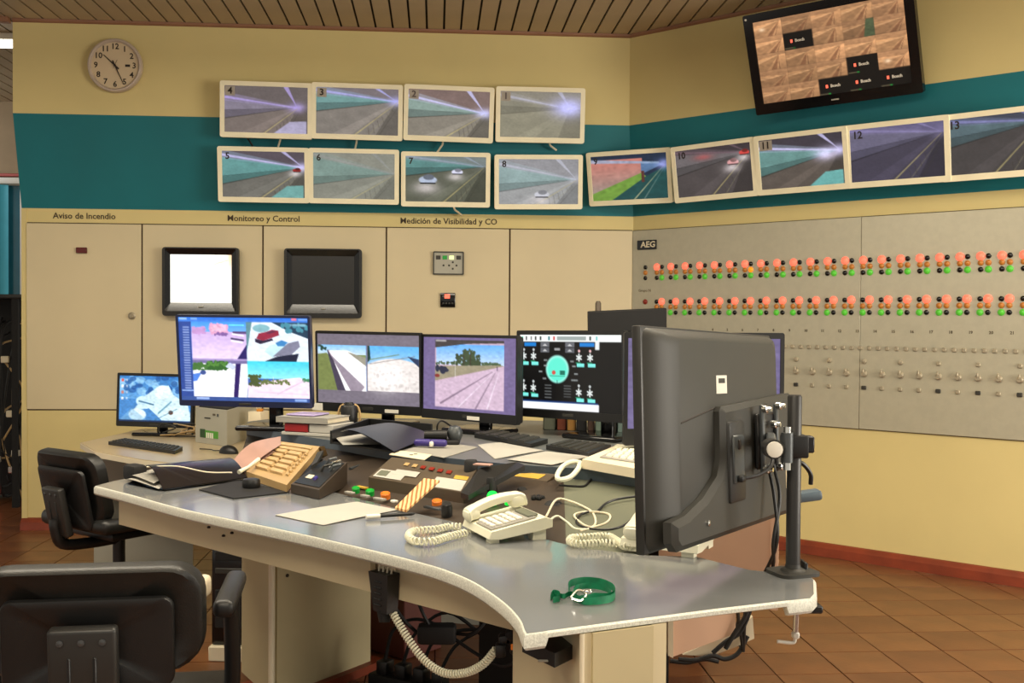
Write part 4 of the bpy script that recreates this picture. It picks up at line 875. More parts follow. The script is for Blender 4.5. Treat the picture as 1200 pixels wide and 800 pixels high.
# black sheet-like monitor behind, leaning, with its post
c7 = gy(735, 377, 4.35)
t7 = thing('tilted_black_monitor', 'tilted plain black monitor back rising behind the schematic monitor', 'monitor', (c7.x, c7.y, ZS), Matrix.Rotation(R(-8), 3, 'Z'))
L7 = t7.matrix_world.inverted() @ (Matrix.Translation(c7) @ rotm(6, 9, -3.0).to_4x4())
m = MB(); m.rbox((0, 0, -.05), (.325, .02, .2), .003, 1); m.build('panel', M_soft, t7, True, L7)
m = MB(); m.rbox((.04, -.015, -.06), (.16, .03, .05), .008, 2); m.build('hinge_cover', M_black, t7, True, L7)
m = MB(); m.tube([(.02, .03, 0), (.02, .03, c7.z - ZS - .05)], .016, 10); m.build('post', M_black, t7); m = MB(); m.rbox((.02, .03, .008), (.18, .14, .016), .006, 2); m.build('foot', M_black, t7)
q = gy(701, 357, 4.6); sp_ = thing('antenna_post', 'short grey brown rod tip behind the tilted black monitor', 'rod', (q.x, q.y, ZS))
m = MB(); m.tube([(0, 0, .01), (0, 0, q.z - ZS + .006), (0, 0, q.z - ZS + .016)], [.013, .013, .008], 12); m.build('rod', M_unit, sp_); m = MB(); m.lathe([(.04, 0), (.04, .008), (.015, .014), (0, .014)], 16); m.build('base', M_unit, sp_)

# ------------------------------------------------------------------ big monitor seen from behind, on its pole
C8 = Vector((.457, 2.28, 1.02)); R8 = rotm(57.3, -2.8, 2.0)
T8 = Matrix.Translation(C8) @ R8.to_4x4()
bm = thing('large_monitor', 'large charcoal monitor seen from behind on a clamped pole', 'monitor', C8, R8)
W8, H8 = .72, .43
m = MB(); m.rbox((0, .030, 0), (W8, .02, H8), .004, 2); m.build('front_frame', M_char2, bm)
m = MB(); m.rbox((0, .0405, .0), (W8 - .03, .002, H8 - .03), .0008, 1); m.build('screen', M_gloss, bm)
o1, o2 = rrect(W8 - .006, H8 - .006, .02, 5), rrect(W8 - .15, H8 - .05, .03, 5)
m = MB(); n = len(o1)
prof = [(1.0, .022), (.985, .008), (.94, -.006)]
vs = []; fs = []
for (k, y) in ((0, .024), (.12, .012), (.45, -.004), (1.0, -.018)):
    vs += [(a[0] * (1 - k) + b[0] * k, y, a[1] * (1 - k) + b[1] * k) for a, b in zip(o1, o2)]
for r_ in range(3):
    for i in range(n): fs.append((r_ * n + i, r_ * n + (i + 1) % n, (r_ + 1) * n + (i + 1) % n, (r_ + 1) * n + i))
fs.append([3 * n + i for i in range(n)]); m.add(vs, fs); m.build('rear_shell', M_char, bm)
# lower raised housing
hs = [(-.352, -.152), (-.29, -.146), (-.20, -.122), (-.125, -.085), (-.105, -.05), (-.105, .045), (-.095, .055), (.335, .075), (.352, .065), (.352, -.185), (.335, -.207), (-.33, -.209), (-.352, -.19)]
m = MB(); hs2 = inset(hs, .012); n = len(hs)
m.add([(x, -.014, z) for x, z in hs] + [(x, -.030, z) for x, z in hs] + [(x, -.040, z) for x, z in hs2], [(i, (i + 1) % n, n + (i + 1) % n, n + i)[::-1] for i in range(n)] + [(n + i, n + (i + 1) % n, 2 * n + (i + 1) % n, 2 * n + i)[::-1] for i in range(n)] + [[2 * n + i for i in range(n)][::-1]])
m.build('rear_housing', M_char, bm)
m = MB(); m.tube([(-.27, -.0175, .028), (-.10, -.0175, .052)], .002, 6); m.build('seam', M_ink, bm)
m = MB(); m.rbox((-.045, -.034, -.06), (.09, .026, .17), .008, 2); con = m.build('connector_bay', M_char2, bm)
m = MB(); m.rbox((-.05, -.048, -.055), (.06, .006, .10), .003, 1); m.build('socket_plate', M_steelgrey, con)
m = MB(); m.rbox((-.052, -.052, -.025), (.010, .004, .02), .001, 1); m.build('socket', M_ink, con)
m = MB(); m.rbox((-.055, -.056, -.095), (.022, .014, .014), .004, 2); m.tube(spline([(-.05, -.058, -.095), (0, -.075, -.09), (.06, -.08, -.075), (.10, -.07, -.05), (.13, -.06, -.04)], 6), .004, 8); m.build('power_plug', M_black, con)
m = MB(); m.rbox((-.06, -.0188, .10), (.058, .001, .038), .0003, 1); stk = m.build('sticker', M_white, bm)
m = MB(); m.rbox((-.06, -.0196, .108), (.034, .001, .010), .0003, 1); m.build('print_mark', M_char, stk)
m = MB(); m.lathe([(.006, 0), (.006, .003), (0, .0045)], 10, Matrix.Translation((-.20, -.04, -.17)) @ UPR); m.build('screw', M_chrome, bm)
m = MB(); m.rbox((.305, -.0405, -.11), (.07, .001, .07), .0003, 1); m.build('sticker', M_beige, bm)
# vesa plate with arm
pole_b = gz(929, 672, ZT)
m = MB(); m.rbox((.11, -.050, -.025), (.11, .012, .12), .004, 1); vp_ = m.build('mount_plate', M_black, bm)
m = MB()
m.rbox((.065, -.060, -.02), (.014, .010, .15), .003, 1); m.rbox((.155, -.060, -.02), (.014, .010, .15), .003, 1); m.build('mount_bar', M_steelgrey, vp_)
for x, z in ((.065, .045), (.155, .05), (.065, -.085), (.155, -.085), (.12, .01)):
    m = MB(); m.lathe([(.009, 0), (.009, .010), (.006, .012), (.005, .02), (0, .02)], 10, Matrix.Translation((x, -.062, z)) @ UPR); m.build('thumb_screw', M_chrome, vp_)
# pole assembly
pole = thing('monitor_pole', 'dark grey monitor pole clamped to the right tip of the desk', 'monitor pole', (pole_b.x, pole_b.y, ZT))
m = MB(); m.tube([(0, 0, .006), (0, 0, .362), (0, 0, .366)], [.0145, .0145, .012], 20); m.build('pole', M_char2, pole)
m = MB(); m.prism([(x, y) for x, y in rrect(.092, .082, .02, 4)], 0, .007); m.lathe([(.026, .007), (.024, .010), (.016, .013), (.015, .02)], 20); m.build('base_plate', M_char, pole, True, Matrix.Rotation(R(20), 4, 'Z'))
# clamp below the board
m = MB(); m.rbox((.012, -.075, -.05), (.05, .03, .016), .003, 1); m.rbox((.03, .03, -.02), (.008, .04, .08), .002, 1); m.rbox((.02, -.02, -.05), (.03, .11, .012), .002, 1); m.build('clamp_jaw', M_black, pole)
m = MB(); m.tube([(-.022, -.115, -.035), (-.024, -.115, -.095)], .0055, 10); m.build('clamp_screw', M_chrome, pole)
m = MB(); m.tube(spline([(-.024, -.115, -.085), (-.0245, -.115, -.100), (-.030, -.116, -.107), (-.060, -.118, -.104)], 5), .0035, 8); m.rbox((-.024, -.115, -.092), (.014, .014, .014), .003, 1); m.build('clamp_handle', M_white, pole)
zr_ = 1.25 - (520 - 377) / F * pole_b.y - ZT
m = MB(); m.rbox((0, 0, zr_), (.05, .042, .046), .004, 2); m.rbox((.028, 0, zr_ + .004), (.02, .03, .034), .003, 1); m.build('arm_collar', M_black, pole)
vw = T8 @ Vector((.11, -.062, -.02)); vl = vw - Vector((pole_b.x, pole_b.y, ZT))
j1 = Vector((-.022, -.028, zr_))
m = MB(); m.tube([j1 + Vector((0, 0, -.03)), j1 + Vector((0, 0, .03))], .012, 14); m.build('arm_joint', M_steelgrey, pole)
j2 = Vector((-.052, -.03, zr_ - .002))
m = MB(); dirx = (vl - j2); m.tube([j1, j2], .010, 10); m.tube([j2 + Vector((0, .016, 0)), j2 + Vector((0, -.016, 0))], .020, 16); m.build('arm_elbow', M_char2, pole)
m = MB(); m.tube([j2 + Vector((0, -.016, 0)), j2 + Vector((0, -.022, 0)), j2 + Vector((0, -.024, 0))], [.016, .016, .010], 16); m.build('end_cap', M_white, pole)
m = MB(); m.tube([j1 + Vector((0, -.001, -.045)), j1 + Vector((0, -.001, -.03))], .008, 10); m.tube([j1 + Vector((0, 0, .03)), j1 + Vector((0, 0, .042))], .008, 10); m.build('joint_screw', M_chrome, pole)
m = MB(); d = (vl - j2); m.rbox(j2 + d * .5, (d.length, .02, .026), .004, 1, frame(d, Vector((0, 0, 1)).cross(d.normalized()))); m.build('arm', M_steelgrey, pole)
for dx, sw_ in ((0, .0), (.012, .02)):
    pts = [vl + Vector((.0 + dx, .02, -.06)), vl + Vector((.01 + dx, .0, -.13)), vl + Vector((.012 + dx - sw_, -.02, -.22)), vl + Vector((-.004 + dx, .02, -.30)), vl + Vector((-.02 - sw_, .12, -.38)), vl + Vector((-.02, .16, -.52))]
    m = MB(); m.tube(spline(pts, 6), .0042, 8); o = m.build('monitor_cable', M_black); o.location = pole.location
    tag(o, 'black cable hanging from the monitor mount, ' + ('nearer the pole' if dx else 'farther from the pole'), 'cable', 'cables behind the large monitor')
m = MB(); m.tube(spline([vl + Vector((.02, -.02, -.05)), vl + Vector((.06, -.02, -.05)), vl + Vector((.085, -.01, -.075)), vl + Vector((.088, -.005, -.10))], 6), .005, 8); m.build('cable_loop', M_black, pole)

# ------------------------------------------------------------------ small tools for things lying on the furniture
def lie(name, label, cat, mt, quad, th, part=None, group=None, bulge=0.0, n=1):
    # a flat slab whose top corners are given as (pixel x, pixel y, height); th is its thickness
    P = [gz(x, y, z) for x, y, z in quad]; c = sum(P, Vector()) / len(P); c.z = min(p.z for p in P) - th
    m = MB()
    if n == 1: m.hexa([p - c for p in P], [p - c - Vector((0, 0, th)) for p in P])
    else:
        f = lambda u, v: (P[0].lerp(P[1], u)).lerp(P[3].lerp(P[2], u), v) - c + Vector((0, 0, bulge * math.sin(math.pi * u) * (.3 + .7 * math.sin(math.pi * v))))
        m.grid(f, n, n, flip=True); m.grid(lambda u, v: f(u, v) - Vector((0, 0, th)), n, n)
    if part is None:
        o = m.build(name, mt, None, n > 1); o.location = c; tag(o, label, cat, group); return o
    t = thing(name, label, cat, c, None, group); m.build(part, mt, t, n > 1); t['c'] = 0; del t['c']; return t
class Patch:                                          # bilinear top surface of four world points, with height along its normal
    def __init__(s, quad, origin=None):
        s.P = [gz(*q) for q in quad]; s.c = origin if origin is not None else Vector((sum(p.x for p in s.P) / 4, sum(p.y for p in s.P) / 4, min(p.z for p in s.P)))
        s.n = (s.P[1] - s.P[0]).cross(s.P[3] - s.P[0]).normalized()
        if s.n.z < 0: s.n = -s.n
    def at(s, u, v, h=0.0): return (s.P[0].lerp(s.P[1], u)).lerp(s.P[3].lerp(s.P[2], u), v) + s.n * h - s.c
    def slab(s, u0, v0, u1, v1, h0, h1, sh=0.0, m=None):
        m = m or MB(); a = [(u0, v0), (u1, v0), (u1, v1), (u0, v1)]; uc, vc = (u0 + u1) / 2, (v0 + v1) / 2
        top = [s.at(uc + (u - uc) * (1 - sh), vc + (v - vc) * (1 - sh), h1) for u, v in a]; return m.hexa(top, [s.at(u, v, h0) for u, v in a])
    def down(s, dz, m=None):
        m = m or MB(); return m.hexa([p - s.c for p in s.P], [Vector((p.x, p.y, dz)) - s.c for p in s.P])

# ------------------------------------------------------------------ swivel chairs
def chair(label, loc, yaw, arms=True, lean=8, bh=.21, zc=.705):
    t = thing('swivel_chair', label, 'chair', loc, (0, 0, R(yaw)), 'black swivel chairs')          # faces +y, back towards -y
    bw = .40
    def shell(w, h, r, y, d, nm, mt, zo=0.0, curve=.03):
        o = rrect(w, h, r, 5); n = len(o); m = MB()
        L = Matrix.Translation((0, -.21, zc + zo)) @ Matrix.Rotation(R(lean), 4, 'X')
        def yy(x): return y + curve * (1 - (2 * x / .40) ** 2)
        rings = [(1.0, 0.0), (1.0, d * .55), (.985, d * .85), (.94, d), (.8, d), (.6, d), (.4, d), (.2, d)]
        vs = []
        for k, q in rings: vs += [(x * k, -(yy(x)) - q, z * k) for x, z in o]
        fs = []
        for r_ in range(len(rings) - 1):
            for i in range(n): j = (i + 1) % n; fs.append((r_ * n + i, r_ * n + j, (r_ + 1) * n + j, (r_ + 1) * n + i)[::-1])
        vs.append((0, -yy(0) - d, 0)); c0 = len(vs) - 1; b = (len(rings) - 1) * n
        for i in range(n): fs.append((b + i, b + (i + 1) % n, c0)[::-1])
        vs.append((0, -yy(0), 0)); c1 = len(vs) - 1
        for i in range(n): fs.append((i, (i + 1) % n, c1))
        m.add(vs, fs); return m.build(nm, mt, t, True, L)
    shell(bw, bh, .06, -.04, .045, 'backrest', M_fabric)
    shell(bw * .75, bh * .86, .022, .0, .014, 'back_cover', M_black, zo=-.036)
    m = MB(); m.rbox((0, 0, 0), (.118, .03, .19), .008, 3); sp = m.build('back_spine', M_char2, t, True, Matrix.Translation((0, -.262, zc - .09)) @ Matrix.Rotation(R(lean), 4, 'X'))
    for k in (-1, 0, 1):
        m = MB(); m.lathe([(.006, 0), (.006, .002), (0, .003)], 10, Matrix.Translation((k * .036, -.016, .072)) @ UPR); m.build('rivet', M_steelgrey, sp)
    for k in (-1, 1):
        m = MB(); m.rbox((k * .022, -.016, -.03), (.006, .004, .15), .002, 1); m.build('rib', M_black, sp)
    m = MB(); m.tube(spline([(0, -.27, zc - .12), (0, -.27, .46), (0, -.24, .40), (0, -.12, .385), (0, 0, .385)], 5), .022, 10); m.build('back_bracket', M_black, t)
    m = MB(); m.rbox((0, 0, .44), (.44, .42, .06), .026, 4); m.build('seat', M_fabric, t)
    m = MB(); m.rbox((0, 0, .385), (.3, .26, .03), .01, 2); m.build('seat_plate', M_black, t)
    m = MB(); m.tube(spline([(-.08, -.02, .375), (-.2, -.03, .372), (-.27, -.04, .34)], 5), .007, 8); m.tube([(-.27, -.04, .34), (-.32, -.045, .315)], .012, 8); m.build('lever', M_black, t)
    if arms:
        for sx in (-1, 1):
            m = MB(); m.tube(spline([(sx * .16, .04, .40), (sx * .21, .05, .41), (sx * .228, .03, .50), (sx * .228, .0, .69)], 6), .017, 10); m.build('arm_support', M_black, t)
            m = MB(); m.rbox((sx * .228, -.01, .692), (.042, .27, .036), .014, 3); m.build('armrest', M_black, t)
    m = MB(); m.tube([(0, 0, .375), (0, 0, .22)], .024, 14); m.build('post_sleeve', M_black, t)
    m = MB(); m.tube([(0, 0, .235), (0, 0, .205)], .028, 14); m.build('post_ring', M_chrome, t)
    m = MB(); m.tube([(0, 0, .22), (0, 0, .06)], .02, 14); m.build('post', M_char2, t)
    lm = MB(); lm.tube([(0, 0, .10), (.16, 0, .088), (.29, 0, .065)], [.026, .022, .016], 10); lm.lathe([(.03, .05), (.034, .07), (.034, .12), (.026, .13)], 14); lmm = lm.mesh('base_leg', M_black)
    wm_ = MB(); wm_.lathe([(.018, -.022), (.025, -.018), (.025, .018), (.018, .022)], 14, Matrix.Translation((.29, 0, .025)) @ Matrix.Rotation(R(90), 4, 'X')); wm_.tube([(.29, 0, .03), (.29, 0, .07)], .008, 8); wmm = wm_.mesh('caster', M_soft)
    for k in range(5):
        M_ = Matrix.Rotation(R(72 * k + 20), 4, 'Z'); inst('base_leg', lmm, t, M_); inst('caster', wmm, t, M_)
    return t
chA = chair('black swivel chair in the foreground with its back to us', (-.80, 2.15, 0), 9, True, 6, .20, .70)
chB = chair('black swivel chair behind the left end of the operator desk', (-1.555, 4.22, 0), -36, False, 12, .27, .615)
for o in chB.children:
    if o.name.split('.')[0] in ('seat', 'seat_plate', 'lever', 'post_sleeve'): o.location.z += .035
q = gy(231, 693, 2.32); m = MB(); m.rbox((0, 0, 0), (.03, .10, .05), .014, 3); o = m.build('folded_cloth', M_cream); o.location = (q.x, q.y + .02, .515 * .92 + .075 + .06); tag(o, 'small cream cloth on the seat of the foreground chair', 'cloth')
o.location.z = q.z

# ------------------------------------------------------------------ telephones
def telephone(label, loc, yaw, group=None):
    t = thing('telephone', label, 'telephone', loc, (0, 0, R(yaw)), group)           # keys face up, top of the set towards +y
    w, l = .18, .16
    prof = [(-l / 2, .012), (-l / 2 + .006, .028), (l / 2 - .02, .054), (l / 2, .048), (l / 2, .03), (l / 2 - .03, .024), (-l / 2 + .03, .010)]
    m = MB(); n = len(prof)
    m.add([(-w / 2, y, z) for y, z in prof] + [(w / 2, y, z) for y, z in prof], [(i, (i + 1) % n, n + (i + 1) % n, n + i)[::-1] for i in range(n)] + [list(range(n)), [n + i for i in range(n)][::-1]])
    m.build('body', M_ivory, t, False)
    for sx in (-1, 1):
        m = MB(); m.b2((sx * w * .36 - .014, l / 2 - .045, 0), (sx * w * .36 + .014, l / 2 - .012, .04)); m.build('stand_foot', M_ivory, t, False)
        m = MB(); m.b2((sx * w * .36 - .014, -l / 2 + .008, 0), (sx * w * .36 + .014, -l / 2 + .03, .014)); m.build('stand_foot', M_ivory, t, False)
    sl_ = math.atan2(.026, l - .026); RT = Matrix.Rotation(sl_, 4, 'X')
    def onp(x, v, h): return Vector((x, -l / 2 + .006 + (l - .026) * v, 0.028 + .026 * v + h))
    m = MB(); m.rbox(onp(.028, .45, .002), (.098, .116, .006), .002, 1, RT.to_3x3()); kp = m.build('key_field', M_paper2, t)
    km = MB(); km.rbox((0, 0, 0), (.017, .012, .007), .002, 1); kmm = km.mesh('key', M_white)
    for i in range(4):
        for j in range(5): inst('key', kmm, t, Matrix.Translation(onp(-.006 + i * .0225, .10 + j * .125, .007)) @ RT)
    m = MB(); m.rbox(onp(.028, .84, .006), (.085, .026, .006), .002, 1, RT.to_3x3()); m.build('display', M_olive, t)
    # handset along the left side, arched
    hx = -.058; pts = [onp(hx, v, h) for v, h in ((-.06, .012), (.05, .023), (.25, .031), (.5, .035), (.75, .034), (.95, .028), (1.08, .016))]
    m = MB(); P = spline(pts, 4)
    n = 12; rings_ = []
    for i, p in enumerate(P):
        u = i / (len(P) - 1); e = abs(u - .5) * 2; hw, hh = .019 + .008 * max(0, (e - .55) / .45), .011 + .006 * max(0, (e - .5) / .5)
        if i in (0, len(P) - 1): hw *= .7; hh *= .6
        T_ = Matrix.Translation(p) @ RT
        rings_.append([T_ @ Vector((hw * math.copysign(abs(math.cos(a)) ** .6, math.cos(a)), 0, hh * math.copysign(abs(math.sin(a)) ** .6, math.sin(a)))) for a in [2 * math.pi * k / n for k in range(n)]])
    vs = [v for r_ in rings_ for v in r_]; fs = []
    for i in range(len(rings_) - 1):
        for k in range(n): fs.append((i * n + k, (i + 1) * n + k, (i + 1) * n + (k + 1) % n, i * n + (k + 1) % n))
    fs.append(list(range(n))); fs.append([(len(rings_) - 1) * n + k for k in range(n)][::-1]); m.add(vs, fs)
    m.rbox(onp(hx, .04, .016), (.046, .036, .026), .01, 2, RT.to_3x3()); m.rbox(onp(hx, .92, .02), (.046, .04, .03), .01, 2, RT.to_3x3()); m.build('handset', M_ivory, t)
    return t
ph = telephone('ivory desk telephone beside the white cord on the operator desk', (-.010, 2.548, ZT), -67.5, 'ivory telephones')
pa = ph.matrix_world
co = [gz(541, 617, ZT + .012), gz(527, 617, ZT + .01), gz(512, 620, ZT + .01), gz(497, 621, ZT + .012), gz(483, 623, ZT + .012), gz(479, 629, ZT + .012), gz(488, 634, ZT + .012), gz(508, 634, ZT + .012), gz(525, 629, ZT + .012), gz(546, 624, ZT + .012)]
m = coil(co, .0078, 40, .0024); m.build('coiled_cord', M_ivory, ph, True, pa.inverted())
ph2 = telephone('ivory telephone half hidden behind the edge of the large monitor', (.362, 2.41, ZT), -28, 'ivory telephones')
co = [gz(745, 638, ZT + .012), gz(733, 640, ZT + .010), gz(722, 633, ZT + .01), (gz(712, 628, ZT + .012)), gz(690, 629, ZT + .012), gz(672, 630, ZT + .012), gz(668, 634, ZT + .012), gz(680, 637, ZT + .012), gz(705, 636, ZT + .012), gz(722, 637, ZT + .012)]
m = coil(co, .0074, 44, .0024); m.build('coiled_cord', M_ivory, ph2, True, ph2.matrix_world.inverted())
def wire(label, pts, r, mt, name='cable', cat='cable', group='cables on the desks', n=6):
    P = [Vector(p) for p in pts]; c = sum(P, Vector()) / len(P); m = MB(); m.tube(spline([p - c for p in P], n), r, 8); o = m.build(name, mt); o.location = c; tag(o, label, cat, group); return o
bp0, bp1, bp2 = Vector((inner[2].x, inner[2].y, ZT - .012)), Vector((inner[0].x, inner[0].y, ZT - .012)), Vector((shf[6].x, shf[6].y, ZS - .03)); bpn = (bp1 - bp0).cross(bp2 - bp0).normalized()
def gb(x, y, h=.004):                      # on the sloping board, or on the worktop in front of it
    a = gp(x, y, bp0, bpn); b = gz(x, y, ZT); return (a if a.z > ZT - .001 else b) + Vector((0, 0, h))
wire('thin white telephone wire looping beside the ivory telephone', [gz(640, 605, ZT + .05), gb(652, 594, .02), gb(670, 593, .012), gb(692, 600), gb(698, 612), gb(694, 619), gb(683, 616), gb(673, 607, .008), gb(690, 603, .008), gb(713, 604), gb(712, 613), gb(694, 620), gb(680, 624)], .0028, M_cream)
wire('white wire curving from the ivory telephone to the grey board', [gz(640, 614, ZT + .03), gb(652, 610, .012), gb(664, 613), gb(674, 621), gb(690, 622)], .0028, M_ivory)
wire('black cable arching over the grey green board', [gb(699, 602), gb(712, 593, .01), gb(735, 588, .012), gb(770, 586, .012), gb(800, 590)], .0032, M_black)
wire('black cable falling from the shelf to the worktop behind the wires', [gb(770, 570), gb(757, 583, .008), gb(750, 600, .008), gb(735, 615), gb(715, 622), gb(690, 621), gb(676, 615), gb(680, 607, .008), gb(690, 604, .01)], .0032, M_black)
wire('thin dark wire drooping under the beige set', [gb(655, 570), gb(670, 571), gb(684, 571), gb(690, 566), gb(694, 561)], .003, M_soft)

# ------------------------------------------------------------------ things on the worktop
t = thing('lanyard', 'green ribbon lanyard with metal clip lying on the worktop', 'lanyard', gz(685, 700, ZT))
def ribbon(px, w, nm, mt=M_green, zb=.0):
    P = spline([gz(x, y, ZT + zb) - t.location for x, y in px], 8); m = MB()
    m.grid(lambda u, v: P[min(int(u * (len(P) - 1) + .5), len(P) - 1)] + Vector((0, 0, .001 + v * w)), len(P) - 1, 1); m.grid(lambda u, v: P[min(int(u * (len(P) - 1) + .5), len(P) - 1)] + Vector((0, .002, .001 + v * w)), len(P) - 1, 1, True); return m.build(nm, mt, t)
ribbon([(668, 700), (666, 692), (672, 687), (688, 685), (705, 687), (718, 693), (721, 700), (716, 706), (700, 709), (684, 709), (672, 705)], .014, 'ribbon')
ribbon([(671, 701), (675, 693), (690, 690), (708, 693), (716, 698)], .011, 'ribbon', zb=.002)
ribbon([(680, 706), (695, 703), (712, 703), (721, 700)], .012, 'ribbon')
ribbon([(645, 704), (652, 701), (661, 702), (668, 699), (676, 702)], .009, 'tail'); ribbon([(645, 705), (648, 699), (655, 700), (656, 705), (648, 707)], .011, 'knot')
m = MB(); q = gz(678, 700, ZT + .012) - t.location; m.tube(spline([q + Vector((-.014, 0, 0)), q + Vector((0, .006, .012)), q + Vector((.014, 0, .006)), q + Vector((.004, -.006, -.004)), q + Vector((-.012, -.002, -.002))], 5), .0025, 6); m.rbox(q + Vector((.016, .004, .01)), (.016, .008, .008), .002, 1); m.build('clip', M_chrome, t)
lie('paper_sheet', 'loose blank paper sheet beside the pen on the worktop', 'paper', M_paper, [(322, 603, ZT + .002), (418, 587.5, ZT + .002), (467, 597, ZT + .002), (379, 615, ZT + .002)], .0012, bulge=.004, n=8)
a, b = gz(429, 605.5, ZT + .009), gz(486, 601.5, ZT + .009); pn = thing('pen', 'black pen with white cap lying on the paper edge', 'pen', (a + b) / 2); d = (b - a)
m = MB(); m.tube([-d * .5, -d * .22], .0062, 10); m.build('cap', M_white, pn); m = MB(); m.tube([-d * .22, d * .44, d * .5], [.0048, .0048, .002], 10); m.build('barrel', M_black, pn)
pad = lie('mouse_pad', 'black mouse pad under the round puck', 'mouse pad', M_soft, [(233, 573, ZT + .004), (280, 562, ZT + .004), (339, 576, ZT + .004), (274, 583.5, ZT + .004)], .0035)
q = gz(294.5, 571, ZT + .004); m = MB(); m.lathe([(.025, 0), (.027, .004), (.027, .02), (.024, .026), (.015, .028), (0, .027)], 24); o = m.build('round_puck', M_black); o.location = q; tag(o, 'round black puck standing on the mouse pad', 'puck')
# folder with loose papers
fc = gz(220, 560, ZT); fo = thing('black_folder', 'open black plastic folder with papers at the left end of the desk', 'folder', fc)
def sheet(quad, bulge, nm, mt, par, c, th=.0015, n=10, sk=.5):
    P = [gz(*k) for k in quad]
    f = lambda u, v: (P[0].lerp(P[1], u)).lerp(P[3].lerp(P[2], u), v) - c + Vector((0, 0, bulge * math.sin(math.pi * v ** sk)))
    m = MB(); m.grid(f, n, n, True); m.grid(lambda u, v: f(u, v) - Vector((0, 0, th)), n, n); return m.build(nm, mt, par)
M_foil = mat('black_foil', (26, 22, 22), .26, var=.05)
sheet([(150, 566, ZT + .004), (178, 550, ZT + .004), (289, 560, ZT + .004), (193, 574, ZT + .004)], 0, 'back_cover', M_foil, fo, fc, .003, 2)
sheet([(147, 562, ZT + .012), (176, 552, ZT + .02), (205, 560, ZT + .018), (186, 572.5, ZT + .008)], .006, 'paper', M_paper, fo, fc); sheet([(152, 558, ZT + .022), (178, 550, ZT + .03), (200, 556, ZT + .03), (180, 566, ZT + .02)], .006, 'paper', M_paper2, fo, fc)
sheet([(170, 546, ZT + .055), (264, 538, ZT + .045), (290, 559, ZT + .010), (191, 573, ZT + .008)], .022, 'front_cover', M_foil, fo, fc, .002, 14, .8)
m = MB(); a, b = gz(172, 547, ZT + .057) - fc, gz(272, 549, ZT + .052) - fc; m.tube(spline([a, a.lerp(b, .35) + Vector((0, 0, .004)), a.lerp(b, .7) + Vector((0, 0, -.012)), b + Vector((0, 0, -.012))], 5), .0022, 6); m.build('cream_edge', M_cream, fo)
m = MB(); q = gz(158, 553, ZT + .03) - fc; m.rbox(q, (.07, .05, .05), .012, 2, Matrix.Rotation(R(-40), 3, 'Z')); m.build('spine', M_soft, fo)

# ------------------------------------------------------------------ instruments in the console bay
q_ = [(329, 517, .835), (375, 523, .835), (336, 568, .765), (288, 552, .765)]
pt = Patch(q_); ic = thing('intercom', 'tan intercom set with rows of wide keys in the console bay', 'intercom', pt.c)
m = MB(); m.hexa([p - pt.c for p in pt.P], [p - pt.c - Vector((0, 0, .022)) for p in pt.P]); m.build('body', M_tan, ic, False)
for i in range(5):
    for j in range(2):
        v0 = .26 + i * .125; u0 = .10 + j * .36
        m = pt.slab(u0, v0, u0 + .32, v0 + .085, 0, .007, .12); m.build('key', M_keys, ic, False)
for v0, u1 in ((.05, .86), (.15, .86)): m = pt.slab(.08, v0, u1, v0 + .07, 0, .004, .05); m.build('label_strip', M_keys, ic, False)
for i in range(7): m = pt.slab(.83, .24 + i * .09, .90, .24 + i * .09 + .05, 0, .006, .2); m.build('small_key', M_tan, ic, False)
m = MB(); c0 = pt.c; P = [gz(375, 523, .838), gz(379, 534, .80), gz(372, 538, .78), gz(369, 527, .82)]; m.hexa([p - c0 for p in P], [p - c0 + Vector((.012, .015, 0)) for p in P]); m.build('side_bracket', M_tan, ic, False)
m = MB(); A_, B_2 = [gz(x, y, z) - c0 for x, y, z in ((329, 511, .845), (300, 517, .838), (284, 527, .815), (268, 546, .768))], [gz(x, y, z) - c0 for x, y, z in ((329, 521, .83), (316, 529, .82), (301, 540, .79), (285, 553, .765))]
As, Bs = spline(A_, 5), spline(B_2, 5); m.grid(lambda u, v: As[int(u * 15 + .5)].lerp(Bs[int(u * 15 + .5)], v), 15, 1); m.grid(lambda u, v: As[int(u * 15 + .5)].lerp(Bs[int(u * 15 + .5)], v) - Vector((0, 0, .012)), 15, 1, True); m.build('cradle', M_rose, ic)
m = MB(); m.tube([p - c0 for p in (gz(280, 553, .775), gz(291, 547, .785), gz(303, 538, .798))], [.007, .005, .007], 10); m.build('handset', M_ivory, ic)
pt = Patch([(380, 538, .815), (407, 541.5, .815), (374, 574, .768), (341, 567, .768)]); sb_ = thing('switch_box', 'dark switch box with levers right of the tan intercom', 'switch box', pt.c)
pt.down(.742).build('body', M_bay, sb_, False); m = pt.slab(.06, .06, .94, .94, 0, .002); m.build('face', M_black, sb_, False)
for u, v, mt in ((.35, .2, M_steelgrey), (.6, .28, M_chrome), (.75, .4, M_steelgrey), (.45, .45, M_char)):
    m = MB(); a = pt.at(u, v, .002); m.tube([a, a + Vector((.01, -.004, .016)), a + Vector((.03, .012, .02))], .004, 8); m.build('lever', mt, sb_)
m = pt.slab(.2, .62, .42, .74, .002, .003); m.build('label', M_cream, sb_, False); m = pt.slab(.5, .66, .6, .76, .002, .008, .3); m.build('lamp', M_purple, sb_, False)
m = MB(); a, b = pt.at(.05, .15, 0), pt.at(.0, .45, .0); P = [pt.at(-.1, .1, .03), pt.at(.12, .05, .035), pt.at(.2, .35, .02), pt.at(.0, .4, .01)]; m.hexa(P, [p - Vector((0, 0, .012)) for p in P]); m.build('hood', M_char, sb_, False)
wire('pale grey rod lying across the dark console bay', [gz(410, 549, .775), gz(420, 546, .778), gz(432, 541, .782)], .005, M_steelgrey, 'rod', 'rod', None)
